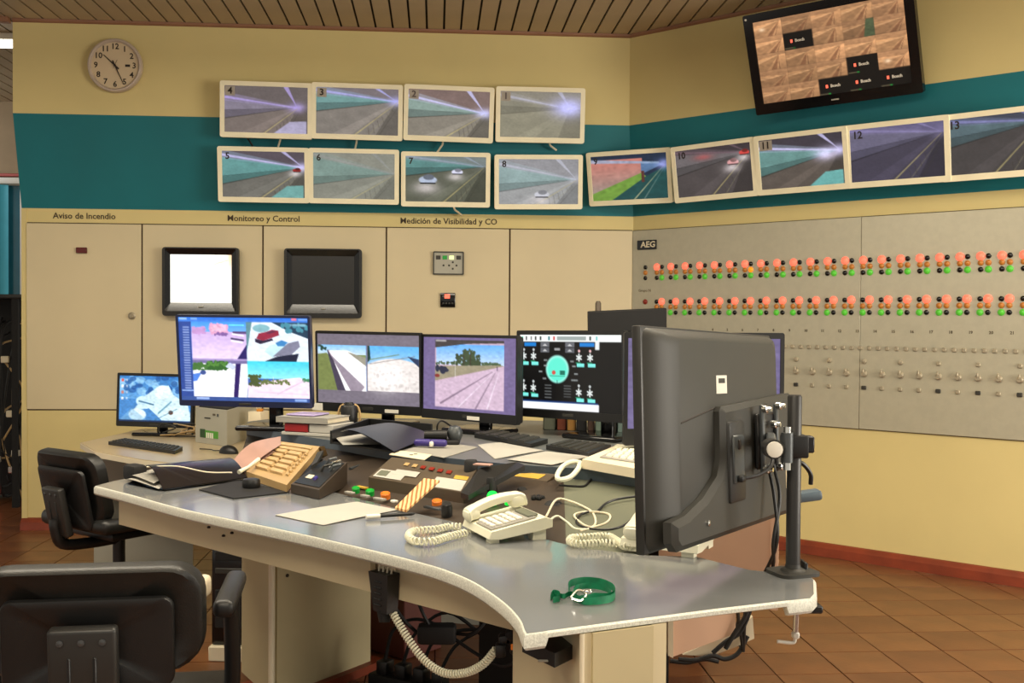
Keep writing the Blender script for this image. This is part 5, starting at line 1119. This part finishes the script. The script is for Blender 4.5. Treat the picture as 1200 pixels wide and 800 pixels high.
pt = Patch([(459, 535.5, .835), (560, 547, .835), (543, 577, .785), (432, 559, .785)]); iu = thing('instrument_unit', 'wide brown instrument unit with paper labels in the console bay', 'instrument unit', pt.c)
pt.down(.745).build('body', M_unit, iu, False)
for (u0, v0, u1, v1, mt) in ((.03, .58, .34, .93, M_paper), (.20, .50, .46, .72, M_paper), (.66, .58, .97, .97, M_paper), (.83, .42, .97, .56, M_yel)):
    m = pt.slab(u0, v0, u1, v1, .0, .0012); m.build('paper_label', mt, iu, False)
m = pt.slab(.05, .63, .16, .86, .0012, .0018); m.build('print_mark', M_olive, iu, False)
for k in range(6):
    m = pt.slab(.22 + .1 * k, .18 + .02 * k, .27 + .1 * k, .30 + .02 * k, 0, .002); m.build('dial_mark', M_redoff if k > 1 else M_tan, iu, False)
m = MB(); P = [gz(x, y, z) - pt.c for x, y, z in ((562, 548, .842), (606, 541, .846), (615, 545, .846), (549, 580, .79), (540, 577, .79))]; m.hexa(P, [p - Vector((0, 0, .014)) for p in P]); m.build('black_rail', M_black, iu, False)
for px, py, z, r in ((552, 541, .85, .02), (575, 562, .82, .012)):
    q = gz(px, py, z) - pt.c; m = MB(); m.lathe([(r, -.03), (r, .0), (r * .8, .006), (0, .006)], 14, Matrix.Translation(q)); m.build('knob', M_soft, iu)
m = MB(); q = gz(566, 544, .85) - pt.c; m.rbox(q, (.05, .03, .004), .001, 1, Matrix.Rotation(R(-20), 3, 'Z')); m.build('paper_label', M_rose, iu)
pt2 = Patch([(614, 551.5, .812), (652, 555.5, .812), (641, 564, .795), (594, 558, .795)]); iu2 = thing('label_box', 'low brown box with a mustard label near the cable loop', 'instrument unit', pt2.c)
pt2.down(.75).build('body', M_unit, iu2, False); m = pt2.slab(.1, .2, .75, .85, 0, .001); m.build('label', M_yel, iu2, False); m = pt2.slab(.0, .05, .12, .5, 0, .001); m.build('label', M_paper2, iu2, False)
m = MB(); P = [gz(x, y, z) - pt2.c for x, y, z in ((655, 556, .81), (662, 562, .80), (634, 590, .765), (622, 585, .765))]; m.hexa(P, [p - Vector((0, 0, .02)) for p in P]); m.build('side_rail', M_bay, iu2, False)
# push buttons, knobs and labels fixed along the front of the bay
def btn(px, py, z, r, h, mt, name='push_button'):
    q = gz(px, py, z); m = MB(); m.lathe([(r * 1.15, -h - .012), (r * 1.15, -h * .4), (r, -h * .3), (r, -.003), (r * .8, 0), (0, 0)], 14, Matrix.Translation(q) @ Matrix.Rotation(R(18), 4, 'X')); cn(m, name, mt, smooth=True)
for a in ((417, 570.5, .765, .010, .005, M_grn2), (433.5, 573.5, .765, .011, .005, M_grn2), (451.5, 577, .765, .012, .005, M_orabtn), (512, 585.5, .762, .012, .005, M_orabtn), (553, 593.5, .76, .012, .005, M_redbtn), (577, 577, .795, .013, .02, M_grn), (598, 579, .79, .013, .02, M_grn)): btn(*a)
for a in ((523.5, 589, .775, .013, .03, M_black), (612, 572, .785, .014, .03, M_soft), (577, 567, .80, .012, .03, M_black), (560, 566, .80, .008, .03, M_black)): btn(*a, name='knob')
for (px, py, w_, mt) in ((410, 577, .035, M_paper2), (428, 581, .03, M_paper2), (445, 584.5, .045, M_paper2), (462, 587, .018, M_white), (507, 595, .06, M_steelgrey), (425, 571, .05, M_yel), (585, 572, .06, M_yel)):
    q = gz(px, py, .752); m = MB(); m.rbox(q, (w_, .014, .006), .001, 1, Matrix.Rotation(R(-44), 3, 'Z')); cn(m, 'label_plate', mt)
q = gz(630, 583, .775); m = MB()
for k in range(5): a = R(72 * k); m.rbox(q + Vector((.013 * math.cos(a), .013 * math.sin(a), 0)), (.014, .014, .014), .005, 2)
m.rbox(q - Vector((0, 0, .012)), (.02, .02, .03), .004, 1); cn(m, 'star_knob', M_black, smooth=True)
q = gz(649, 597, .752); m = MB(); m.lathe([(.034, -.01), (.036, .0), (.03, .012), (.018, .022), (0, .026)], 18, Matrix.Translation(q)); o = m.build('black_bung', M_soft); o.location = (0, 0, 0); tag(o, 'round black rubber foot behind the ivory telephone', 'rubber foot')
# golden plaid strip leaning across the bay
M_plaid = bpy.data.materials.new('golden_plaid'); M_plaid.use_nodes = True; nt_ = M_plaid.node_tree; b_ = nt_.nodes['Principled BSDF']; b_.inputs['Roughness'].default_value = .7
tc = nt_.nodes.new('ShaderNodeTexCoord'); wv = nt_.nodes.new('ShaderNodeTexWave'); wv.inputs['Scale'].default_value = 26; wv.inputs['Distortion'].default_value = 1.5; rp = nt_.nodes.new('ShaderNodeValToRGB')
rp.color_ramp.elements[0].color = srgb(150, 84, 30); rp.color_ramp.elements[1].color = srgb(250, 214, 150); nt_.links.new(tc.outputs['Object'], wv.inputs['Vector']); nt_.links.new(wv.outputs['Fac'], rp.inputs['Fac']); nt_.links.new(rp.outputs['Color'], b_.inputs['Base Color'])
nt_.links.new(rp.outputs['Color'], b_.inputs['Emission Color']); b_.inputs['Emission Strength'].default_value = .0
lie('plaid_strip', 'golden brown plaid strip leaning over the instrument unit', 'strip', M_plaid, [(497, 560, .822), (515, 562.5, .822), (476, 597.5, .752), (463, 594, .752)], .006)

# ------------------------------------------------------------------ things on the raised shelf
z1 = ZS + .002
lie('paper_sheet', 'pale paper sheet on the shelf below the lilac road monitor', 'paper', M_paper, [(560, 521, z1), (586, 518, z1), (637, 527.5, z1), (580, 537.5, z1)], .0012, bulge=.003, n=6)
lie('paper_sheet', 'pale paper sheet hanging at the shelf edge left of the beige set', 'paper', M_paper, [(594, 538, z1 + .002), (640, 528.5, z1 + .002), (694, 534.5, z1 + .002), (646, 544.5, z1 + .002)], .0012, bulge=.003, n=6)
lie('paper_sheet', 'narrow paper sheet under the violet stapler', 'paper', M_paper2, [(470, 527, z1), (520, 517, z1), (560, 524, z1), (520, 536, z1)], .0012)
t = lie('punched_card', 'cream card with two dark holes on the shelf edge', 'card', M_cream, [(456, 532, z1 + .004), (466, 527, z1 + .004), (506, 532.5, z1 + .004), (497, 538.5, z1 + .004)], .002, part='card')
for px, py in ((482, 532.5), (487, 531.5)):
    q = gz(px, py, z1 + .0055) - t.location; m = MB(); m.lathe([(.006, -.001), (.006, 0), (0, 0)], 10, Matrix.Translation(q)); m.build('hole', M_ink, t)
# letter tray with a black arched folder
q = gz(440, 516, ZS); dt = thing('document_tray', 'black letter tray with papers below the two road views', 'tray', q)
P = [gz(388, 520, ZS), gz(462, 531, ZS), gz(506, 511, ZS), gz(432, 504, ZS)]
m = MB(); m.hexa([p - q + Vector((0, 0, .006)) for p in P], [p - q + Vector((0, 0, .001)) for p in P]); m.build('base', M_black, dt, False)
for i, j in ((3, 0), (2, 3)):
    a, b = P[i] - q, P[j] - q; d = (b - a).normalized() * .004; s_ = Vector((-d.y, d.x, 0)); m = MB(); m.hexa([a + s_ + Vector((0, 0, .045)), b + s_ + Vector((0, 0, .045)), b - s_ + Vector((0, 0, .045)), a - s_ + Vector((0, 0, .045))], [a + s_, b + s_, b - s_, a - s_]); m.build('side', M_black, dt, False)
sheet([(392, 513, ZS + .012), (425, 508, ZS + .012), (450, 520, ZS + .012), (402, 521, ZS + .012)], .004, 'paper', M_paper, dt, q)
sheet([(398, 505, ZS + .050), (440, 498.5, ZS + .045), (508, 509, ZS + .014), (462, 529, ZS + .012)], .020, 'folder_sheet', mat('slate_foil', (34, 32, 33), .36), dt, q, .003, 12, .7)
# handheld microphone on its clip
a, b = gz(497, 509, ZS + .035), gz(524, 509, ZS + .035); h = gz(533, 508, ZS + .036); mc = thing('microphone', 'black handheld microphone with grey mesh head', 'microphone', Vector(((a.x + h.x) / 2, a.y, ZS + .002)))
m = MB(); m.tube([a - mc.location, b - mc.location], [.014, .017], 14); m.build('handle', M_black, mc)
hl = h - mc.location; m = MB(); m.lathe([(0, -.03), (.018, -.026), (.026, -.008), (.027, .008), (.018, .024), (0, .03)], 16, Matrix.Translation(hl)); m.build('mesh_head', M_steelgrey, mc); m = MB(); m.rbox((0, .01, .008), (.14, .06, .016), .005, 2); m.build('rest', M_black, mc)
wire('thin black wire arching above the microphone', [gz(512, 506, ZS + .03), gz(513, 497, ZS + .06), gz(518, 493, ZS + .07), gz(527, 498, ZS + .05), gz(533, 502, ZS + .05)], .003, M_soft)
q = gz(506, 523, ZS + .006); sp2 = thing('stapler', 'small violet stapler with white tip on the shelf', 'stapler', Vector((q.x, q.y, ZS + .006)))
for dx, rr in ((-.03, .0), (.022, .1)):
    m = MB(); m.rbox((dx, -dx * .2, .012), (.06, .026, .024), .010, 3, Matrix.Rotation(R(-12), 3, 'Z')); m.build('arm', M_purple, sp2)
m = MB(); m.rbox((.0, -.016, .010), (.014, .012, .016), .004, 2); m.build('tip', M_white, sp2)
# books and papers at the left end of the shelf
cbk = gz(362, 510.5, ZS); RZ = Matrix.Rotation(R(-22), 3, 'Z')
def stack(name, label, cat, dx, dy, z0, w, d, h, mt, edge=None):
    t = thing(name, label, cat, Vector((cbk.x, cbk.y, 0)) + RZ @ Vector((dx, dy, 0)) + Vector((0, 0, z0)), RZ)
    if edge is None: m = MB(); m.rbox((0, 0, h / 2), (w, d, h), .002, 1); m.build('pages', mt, t)
    else:
        m = MB(); m.rbox((0, .002, h / 2), (w - .008, d - .006, h - .006), .001, 1); m.build('pages', edge, t)
        m = MB(); m.rbox((0, 0, .0015), (w, d, .003), .001, 1); m.rbox((0, 0, h - .0015), (w, d, .003), .001, 1); m.rbox((0, -d / 2 + .002, h / 2), (w, .004, h), .001, 1); m.build('cover', mt, t)
stack('paper_stack', 'lowest white paper pile on the shelf under the red book', 'papers', 0, .06, ZS + .001, .22, .15, .012, M_paper)
stack('red_book', 'red bound book between the white paper piles', 'book', -.045, .055, ZS + .014, .10, .14, .030, M_red, M_paper); stack('paper_stack', 'white paper pile right of the red book', 'papers', .06, .06, ZS + .014, .10, .15, .030, M_paper)
stack('magazine', 'cream magazine pile on top of the red book', 'magazines', -.02, .06, ZS + .046, .22, .16, .022, M_paper2, M_cream); stack('plastic_sleeve', 'lilac plastic sleeve lying on the magazine pile', 'plastic sleeve', -.05, .07, ZS + .070, .12, .11, .006, mat('lilac_sleeve', (176, 160, 206), .2))
q = gz(409, 504, ZS); mg = thing('black_canister', 'black canister with cream straps left of the road view monitor', 'canister', q)
m = MB(); m.lathe([(.030, 0), (.033, .004), (.033, .09), (.030, .096), (.018, .098), (.016, .108), (0, .109)], 20); m.build('body', M_black, mg)
for sx in (-1, 1): m = MB(); m.tube(spline([(sx * .035, 0, .01), (sx * .042, 0, .05), (sx * .036, 0, .085), (sx * .02, 0, .1)], 5), .005, 6); m.build('strap', M_tan, mg)
def keyboard(label, quad, z0, group='keyboards'):
    pt = Patch(quad); t = thing('keyboard', label, 'keyboard', Vector((pt.c.x, pt.c.y, z0)), None, group); pt.c = t.location
    pt.down(z0 + .001).build('case', M_black, t, False); m = MB()
    for j in range(5):
        for i in range(15): pt.slab(.03 + i * .063, .08 + j * .17, .03 + i * .063 + .05, .08 + j * .17 + .13, 0, .005, .2, m)
    o = m.build('keys', M_char, t, False); o['kind'] = 'stuff'
keyboard('black keyboard on the shelf under the lilac road monitor', [(556, 507, ZS + .018), (574, 503, ZS + .018), (642, 514, ZS + .016), (622, 520, ZS + .014)], ZS)
keyboard('black keyboard on the shelf behind the beige set', [(640, 521, ZS + .016), (664, 515, ZS + .018), (716, 521, ZS + .018), (690, 531, ZS + .014)], ZS)
keyboard('black keyboard in front of the small monitor on the rear desk', [(146, 513.5, ZR + .02), (214, 523, ZR + .02), (205, 528, ZR + .016), (127, 517, ZR + .016)], ZR)
# books standing under the schematic monitor
xx = 636; k = 0
for wpx, mt, hh, lb in ((16, M_olive, .13, 'grey green binder, leftmost under the schematic monitor'), (12, mat('rust_book', (110, 52, 28), .6), .12, 'rust brown book under the schematic monitor'), (11, mat('ochre_book', (156, 112, 50), .6), .125, 'ochre book under the schematic monitor'), (13, M_soft, .13, 'black binder right of the ochre book'), (9, mat('umber_book', (66, 46, 34), .6), .11, 'dark umber book under the schematic monitor'), (14, mat('sea_green_book', (96, 112, 98), .6), .13, 'sea green book under the schematic monitor'), (12, M_char, .12, 'charcoal book under the schematic monitor'), (12, mat('dull_teal_book', (92, 110, 104), .6), .13, 'dull teal binder, rightmost under the schematic monitor')):
    q = gy(xx + wpx / 2, 511, 4.16 - .012 * k); w_ = wpx * 4.1 / F - .002
    t = thing('upright_book', lb, 'book', (q.x, q.y, ZS), Matrix.Rotation(R(-4), 3, 'Z'), 'books under the schematic monitor')
    m = MB(); m.rbox((0, .06, hh / 2), (w_, .13, hh), .003, 1); m.build('cover', mt, t); m = MB(); m.rbox((0, .064, hh - .002), (w_ - .008, .118, .006), .001, 1); m.build('pages', M_paper2, t); xx += wpx; k += 1
q = gz(742, 522, ZS); t = thing('orange_box', 'small orange and black box beside the beige set', 'box', (q.x, q.y, ZS)); m = MB(); m.rbox((0, .02, .02), (.035, .04, .04), .003, 1); m.build('orange_side', M_oran, t); m = MB(); m.rbox((.045, .02, .02), (.055, .04, .042), .003, 1); m.build('black_side', M_black, t); m = MB(); m.rbox((.032, -.001, .018), (.018, .003, .022), .001, 1); m.build('red_mark', M_redlamp, t)
# beige set
pt = Patch([(721, 522, ZS + .045), (774, 526, ZS + .045), (769, 553, ZS + .030), (682, 538, ZS + .030)]); bs = thing('beige_set', 'flat beige telephone set on the shelf beside the large monitor', 'telephone', Vector((pt.c.x, pt.c.y, ZS + .001))); pt.c = bs.location
pt.down(ZS + .004).build('body', M_cream, bs, False); m = pt.slab(.16, .14, .9, .78, 0, .003); fld = m.build('key_field', M_paper2, bs, False)
for i in range(6):
    for j in range(3): m = pt.slab(.22 + i * .11, .22 + j * .18, .22 + i * .11 + .08, .22 + j * .18 + .12, .003, .008, .2); m.build('key', M_ivory, fld, False)
m = pt.slab(.06, .02, .98, .12, 0, .006); m.build('ridge', M_ivory, bs, False)
wire('thick ivory cable loop at the left corner of the beige set', [gz(690, 543, ZS + .012), gz(683, 543, ZS + .012), gz(672, 541, ZS + .018), gz(660, 546, ZS + .008), gz(653, 557, ZS - .012), gz(656, 562, ZS - .015), gz(668, 559, ZS - .01), gz(677, 550, ZS + .004), gz(680, 543, ZS + .014)], .0075, M_ivory)
# ------------------------------------------------------------------ things on the rear desk
P0, P1, P2 = gz(266, 523.5, ZR), gz(229, 518, ZR), gz(300, 510, ZR); P3 = P1 + P2 - P0; pr = thing('grey_box', 'pale grey box with green label on the rear desk', 'printer', Vector((P0.x, P0.y, ZR + .001)))
hB = .168
def lp(p, z): return Vector((p.x - P0.x, p.y - P0.y, z))
m = MB(); m.hexa([lp(p, hB) for p in (P0, P2, P3, P1)], [lp(p, 0) for p in (P0, P2, P3, P1)]); m.build('body', M_greypan, pr, False)
cc = (P0 + P3) / 2; m = MB(); m.hexa([lp(p.lerp(cc, .14), hB + .006) for p in (P0, P2, P3, P1)], [lp(p.lerp(cc, .1), hB) for p in (P0, P2, P3, P1)]); m.build('top_tray', M_soft, pr, False)
e_ = (P1 - P0).normalized(); no = Vector((e_.y, -e_.x, 0)); no = no if no.y < 0 else -no; Lf = (P1 - P0).length
def fr_(u, z, h=.001): return lp(P0 + e_ * (Lf * u), z) + no * h
def plate(u0, u1, z0, z1, h, nm, mt, par): 
    m = MB(); m.hexa([fr_(u1, z0, h), fr_(u0, z0, h), fr_(u0, z1, h), fr_(u1, z1, h)], [fr_(u1, z0, 0), fr_(u0, z0, 0), fr_(u0, z1, 0), fr_(u1, z1, 0)]); return m.build(nm, mt, par, False)
lb_ = plate(.27, .82, .030, .064, .0015, 'green_label', mat('label_green', (76, 150, 46), .5), pr); plate(.68, .84, .028, .068, .002, 'dark_seal', mat('label_dark_green', (36, 70, 30), .5), pr)
for k in range(4): plate(.42 + k * .06, .46 + k * .06, .028, .054, .0022, 'white_stroke', M_white, lb_)
plate(.52, .70, .120, .126, .0015, 'print_line', M_char, pr); plate(.36, .44, .138, .147, .0015, 'print_mark', M_unit, pr); plate(.26, .31, .135, .148, .0015, 'print_mark', M_steelgrey, pr)
q = gz(300, 519, ZR); m = MB(); m.rbox((0, .05, .075), (.065, .10, .15), .004, 2, Matrix.Rotation(R(-10), 3, 'Z')); t = thing('cream_box', 'narrow cream box right of the pale grey box', 'box', (q.x, q.y, ZR + .001)); m.build('body', M_cream, t); m = MB(); m.rbox((.012, .03, .156), (.03, .03, .012), .003, 1); m.build('orange_tab', M_oran, t)
m = MB(); m.tube(spline([(-.038, -.012, .004), (-.036, -.012, .07), (-.005, -.014, .10), (.034, -.008, .09)], 6), .0025, 6); m.build('wire', M_char, t)
q = gz(268, 531, ZR); t = thing('computer_mouse', 'black computer mouse in front of the pale grey box', 'mouse', (q.x, q.y, ZR + .001), Matrix.Rotation(R(60), 3, 'Z')); m = MB(); m.grid(lambda u, v: (.03 * math.cos(2 * math.pi * u) * math.sin(math.pi * v / 2), .052 * math.sin(2 * math.pi * u) * math.sin(math.pi * v / 2), .036 * math.cos(math.pi * v / 2)), 20, 8, True); m.build('shell', M_black, t)
m = MB(); m.tube(spline([(0, .05, .008), (.01, .10, .004), (.03, .14, .004), (.02, .2, .004)], 5), .0025, 6); m.build('wire', M_black, t)
t = thing('cable_bundle', 'pale tangled cables under the small monitor on the rear desk', 'cables', gz(210, 513, ZR + .002)); rg = random.Random(9)
for k in range(5):
    P = [Vector((rg.uniform(-.13, .10), rg.uniform(-.02, .16), rg.uniform(.006, .07))) for _ in range(5)]; m = MB(); m.tube(spline(P, 6), .0035, 6); m.build('cable', rg.choice([M_tan, M_cream, M_char]), t)
# ------------------------------------------------------------------ things under the worktop
apd = ap0.lerp(ap1, .70)
q = gp(459, 690, Vector((ap0.x, ap0.y, 0)), Vector((dn.x, dn.y, 0))); q = q - Vector((dn.x, dn.y, 0)) * .021
t = thing('handset_cradle', 'black handset cradle hung under the worktop edge with white coiled cord', 'cradle', q, Matrix.Rotation(math.atan2(dd.y, dd.x), 3, 'Z'))
m = MB(); m.hexa([(-.036, -.018, .042), (.030, -.018, .042), (.030, .018, .042), (-.036, .018, .042)], [(-.020, -.016, -.046), (.026, -.016, -.046), (.026, .016, -.046), (-.020, .016, -.046)]); m.build('body', M_black, t, False)
for k in range(5): m = MB(); m.rbox((-.004, -.0185, .022 - k * .013), (.024, .003, .004), .001, 1); m.build('grille_bar', M_soft, t)
for k in range(4): m = MB(); m.tube(spline([(-.02 + k * .014, 0, .04), (-.018 + k * .014, .002, .055), (-.012 + k * .014, .006, .05)], 4), .0025, 6); m.build('wire', M_cream, t)
m = MB(); m.tube([(.0, 0, -.045), (.004, -.004, -.07)], [.018, .012], 10); m.build('plug', M_soft, t)
cd = [gy(457, 712, q.y), gy(466, 728, q.y - .02), gy(480, 751, q.y - .04), gy(498, 774, q.y - .06), gy(520, 788, q.y - .09), gy(545, 788, q.y - .12), gy(566, 778, q.y - .15), gy(581, 761, q.y - .17)]
m = coil(cd, .0072, 52, .0025); o = m.build('coiled_cord', M_ivory, t, True, t.matrix_world.inverted())
e3 = cd[-1]; t = thing('plug_cluster', 'cluster of black plugs under the front corner of the worktop', 'plugs', e3)
for k, (dx, dz_) in enumerate(((.01, 0), (.03, .02), (.045, -.004), (.035, .035), (.02, .02))):
    m = MB(); m.rbox((dx, .01 * (k % 3), dz_), (.022, .03, .028), .005, 2, Matrix.Rotation(R(20 * k), 3, 'Y')); m.build('plug', M_soft if k % 2 else M_black, t)
m = MB(); m.rbox((.034, -.02, .012), (.005, .004, .012), .001, 1); m.build('lamp', M_orabtn, t)
# slim black adapter fixed beneath the board
tp = [gy(610, 758, 1.80), gy(642, 752, 1.84), gy(700, 758, 2.0), gy(650, 766, 1.76)]
A0, A1, A2 = gy(612, 763, 1.86), gy(650, 774, 1.775), gy(690, 762, 1.87)
t = thing('flat_adapter', 'slim black adapter fixed under the front corner of the worktop', 'adapter', A1); dA, dB = A0 - A1, A2 - A1; dA.z = dB.z = 0
m = MB(); top = [Vector((0, 0, .012)), dB + Vector((0, 0, .012)), dA + dB + Vector((0, 0, .012)), dA + Vector((0, 0, .012))]; m.hexa(top, [v - Vector((0, 0, .024)) for v in top]); m.build('case', M_black, t, False)
m = MB(); a = dB * 1.0; m.hexa([a + Vector((0, 0, .004)), a + dB.normalized() * .05 + Vector((0, .01, .012)), a + dB.normalized() * .05 + Vector((-.01, .04, .012)), a + Vector((-.02, .05, .004))], [a - Vector((0, 0, .006)), a + dB.normalized() * .05 + Vector((0, .01, .006)), a + dB.normalized() * .05 + Vector((-.01, .04, .006)), a + Vector((-.02, .05, -.006))]); m.build('lug', M_black, t, False)
m = MB(); m.rbox(dA * .25 + Vector((-.004, -.003, -.006)), (.02, .004, .004), .001, 1); m.build('badge', M_greypan, t)
wire('thin brown wire hanging below the slim adapter', [gy(684, 768, 1.9), gy(678, 780, 1.9), gy(670, 795, 1.9), gy(664, 815, 1.9)], .003, M_skirt, group=None)
# dark junk between the pedestals
q = gz(470, 760, .12); t = thing('power_strip', 'dark power strip and plugs on the floor under the desk', 'power strip', Vector((-.32, 3.55, 0)), Matrix.Rotation(R(-30), 3, 'Z'))
m = MB(); m.rbox((0, 0, .03), (.34, .07, .05), .008, 2); m.build('strip', M_soft, t)
for k in range(4): m = MB(); m.rbox((-.12 + k * .075, 0, .075), (.045, .05, .05), .008, 2); m.build('plug', M_black, t)
for k in range(4): m = MB(); m.tube(spline([(-.12 + k * .075, 0, .1), (-.1 + k * .09, .02, .2), (-.02 + k * .12, .05, .24 + .04 * (k % 2)), (.1 + k * .12, .1, .2)], 6), .006, 6); m.build('cable', M_soft, t)
m = MB(); m.rbox((0, 0, .12), (.30, .2, .24), .004, 1); o = m.build('red_brown_crate', mat('oxide_crate', (86, 36, 26), .6)); o.location = (-.44, 4.08, .001); o.rotation_euler.z = R(-40); tag(o, 'dark red brown crate under the console', 'crate')
m = MB(); m.rbox((0, 0, 0), (.10, .05, .05), .01, 2); t = thing('cable_adapter', 'black adapter block hanging on cables under the worktop', 'adapter', gy(512, 742, 2.75)); m.build('block', M_soft, t)
for pts in (((-.05, 0, 0), (-.09, .0, .04), (-.13, .02, .10), (-.16, .1, .18)), ((.05, 0, 0), (.09, -.02, .005), (.12, -.02, .03), (.13, .0, .05)), ((.04, 0, -.01), (.11, -.05, -.04), (.17, -.1, -.05), (.21, -.16, -.02)), ((-.02, 0, .02), (-.04, .0, .06), (-.06, .05, .10), (-.07, .12, .2))):
    m = MB(); m.tube(spline(pts, 6), .005, 6); m.build('cable', M_soft, t)
# computer tower left of the pedestal
tw3 = thing('computer_tower', 'black computer tower on a pale board under the desk', 'computer', (-.995, 4.11, 0), Matrix.Rotation(R(-4), 3, 'Z'))
m = MB(); m.rbox((0, .0, .027), (.19, .46, .054), .003, 1); m.build('floor_board', M_cream, tw3)
m = MB(); m.rbox((0, .0, .27), (.18, .42, .43), .006, 2); m.build('case', M_gloss, tw3)
for k, (z, h, mt) in enumerate(((.43, .034, M_soft), (.385, .034, M_soft), (.33, .02, M_char), (.19, .14, M_soft))): m = MB(); m.rbox((0, -.213, z), (.15, .008, h), .002, 1); m.build('drive_front', mt, tw3)
for x, mt in ((-.03, M_chrome), (.0, M_purple), (.03, M_steelgrey)): m = MB(); m.lathe([(.006, 0), (.006, .006), (0, .008)], 10, Matrix.Translation((x, -.214, .295)) @ UPR); m.build('button', mt, tw3)
# cables under the right end of the desk
for k, pts in enumerate(([(850, 760), (862, 740), (872, 725), (877, 712)], [(835, 765), (850, 752), (866, 742), (874, 728), (880, 712)], [(795, 772), (815, 773), (835, 768), (850, 772), (865, 765), (876, 745)], [(785, 774), (805, 776), (826, 772), (842, 775)])):
    dep = 2.45 + .03 * k
    wire('black cable slung under the right end of the desk, ' + ('nearest the pole', 'second from the pole', 'drooping lowest', 'short one by the pedestal')[k], [gy(x, y, dep) for x, y in pts], .0055, M_soft, group='cables under the right end of the desk')
q = gy(868, 742, 2.6); m = MB(); m.rbox((0, 0, 0), (.035, .03, .06), .006, 2, Matrix.Rotation(R(20), 3, 'Y')); o = m.build('junction_plug', M_black); o.location = q; tag(o, 'black plug block among the cables under the right desk end', 'plug')
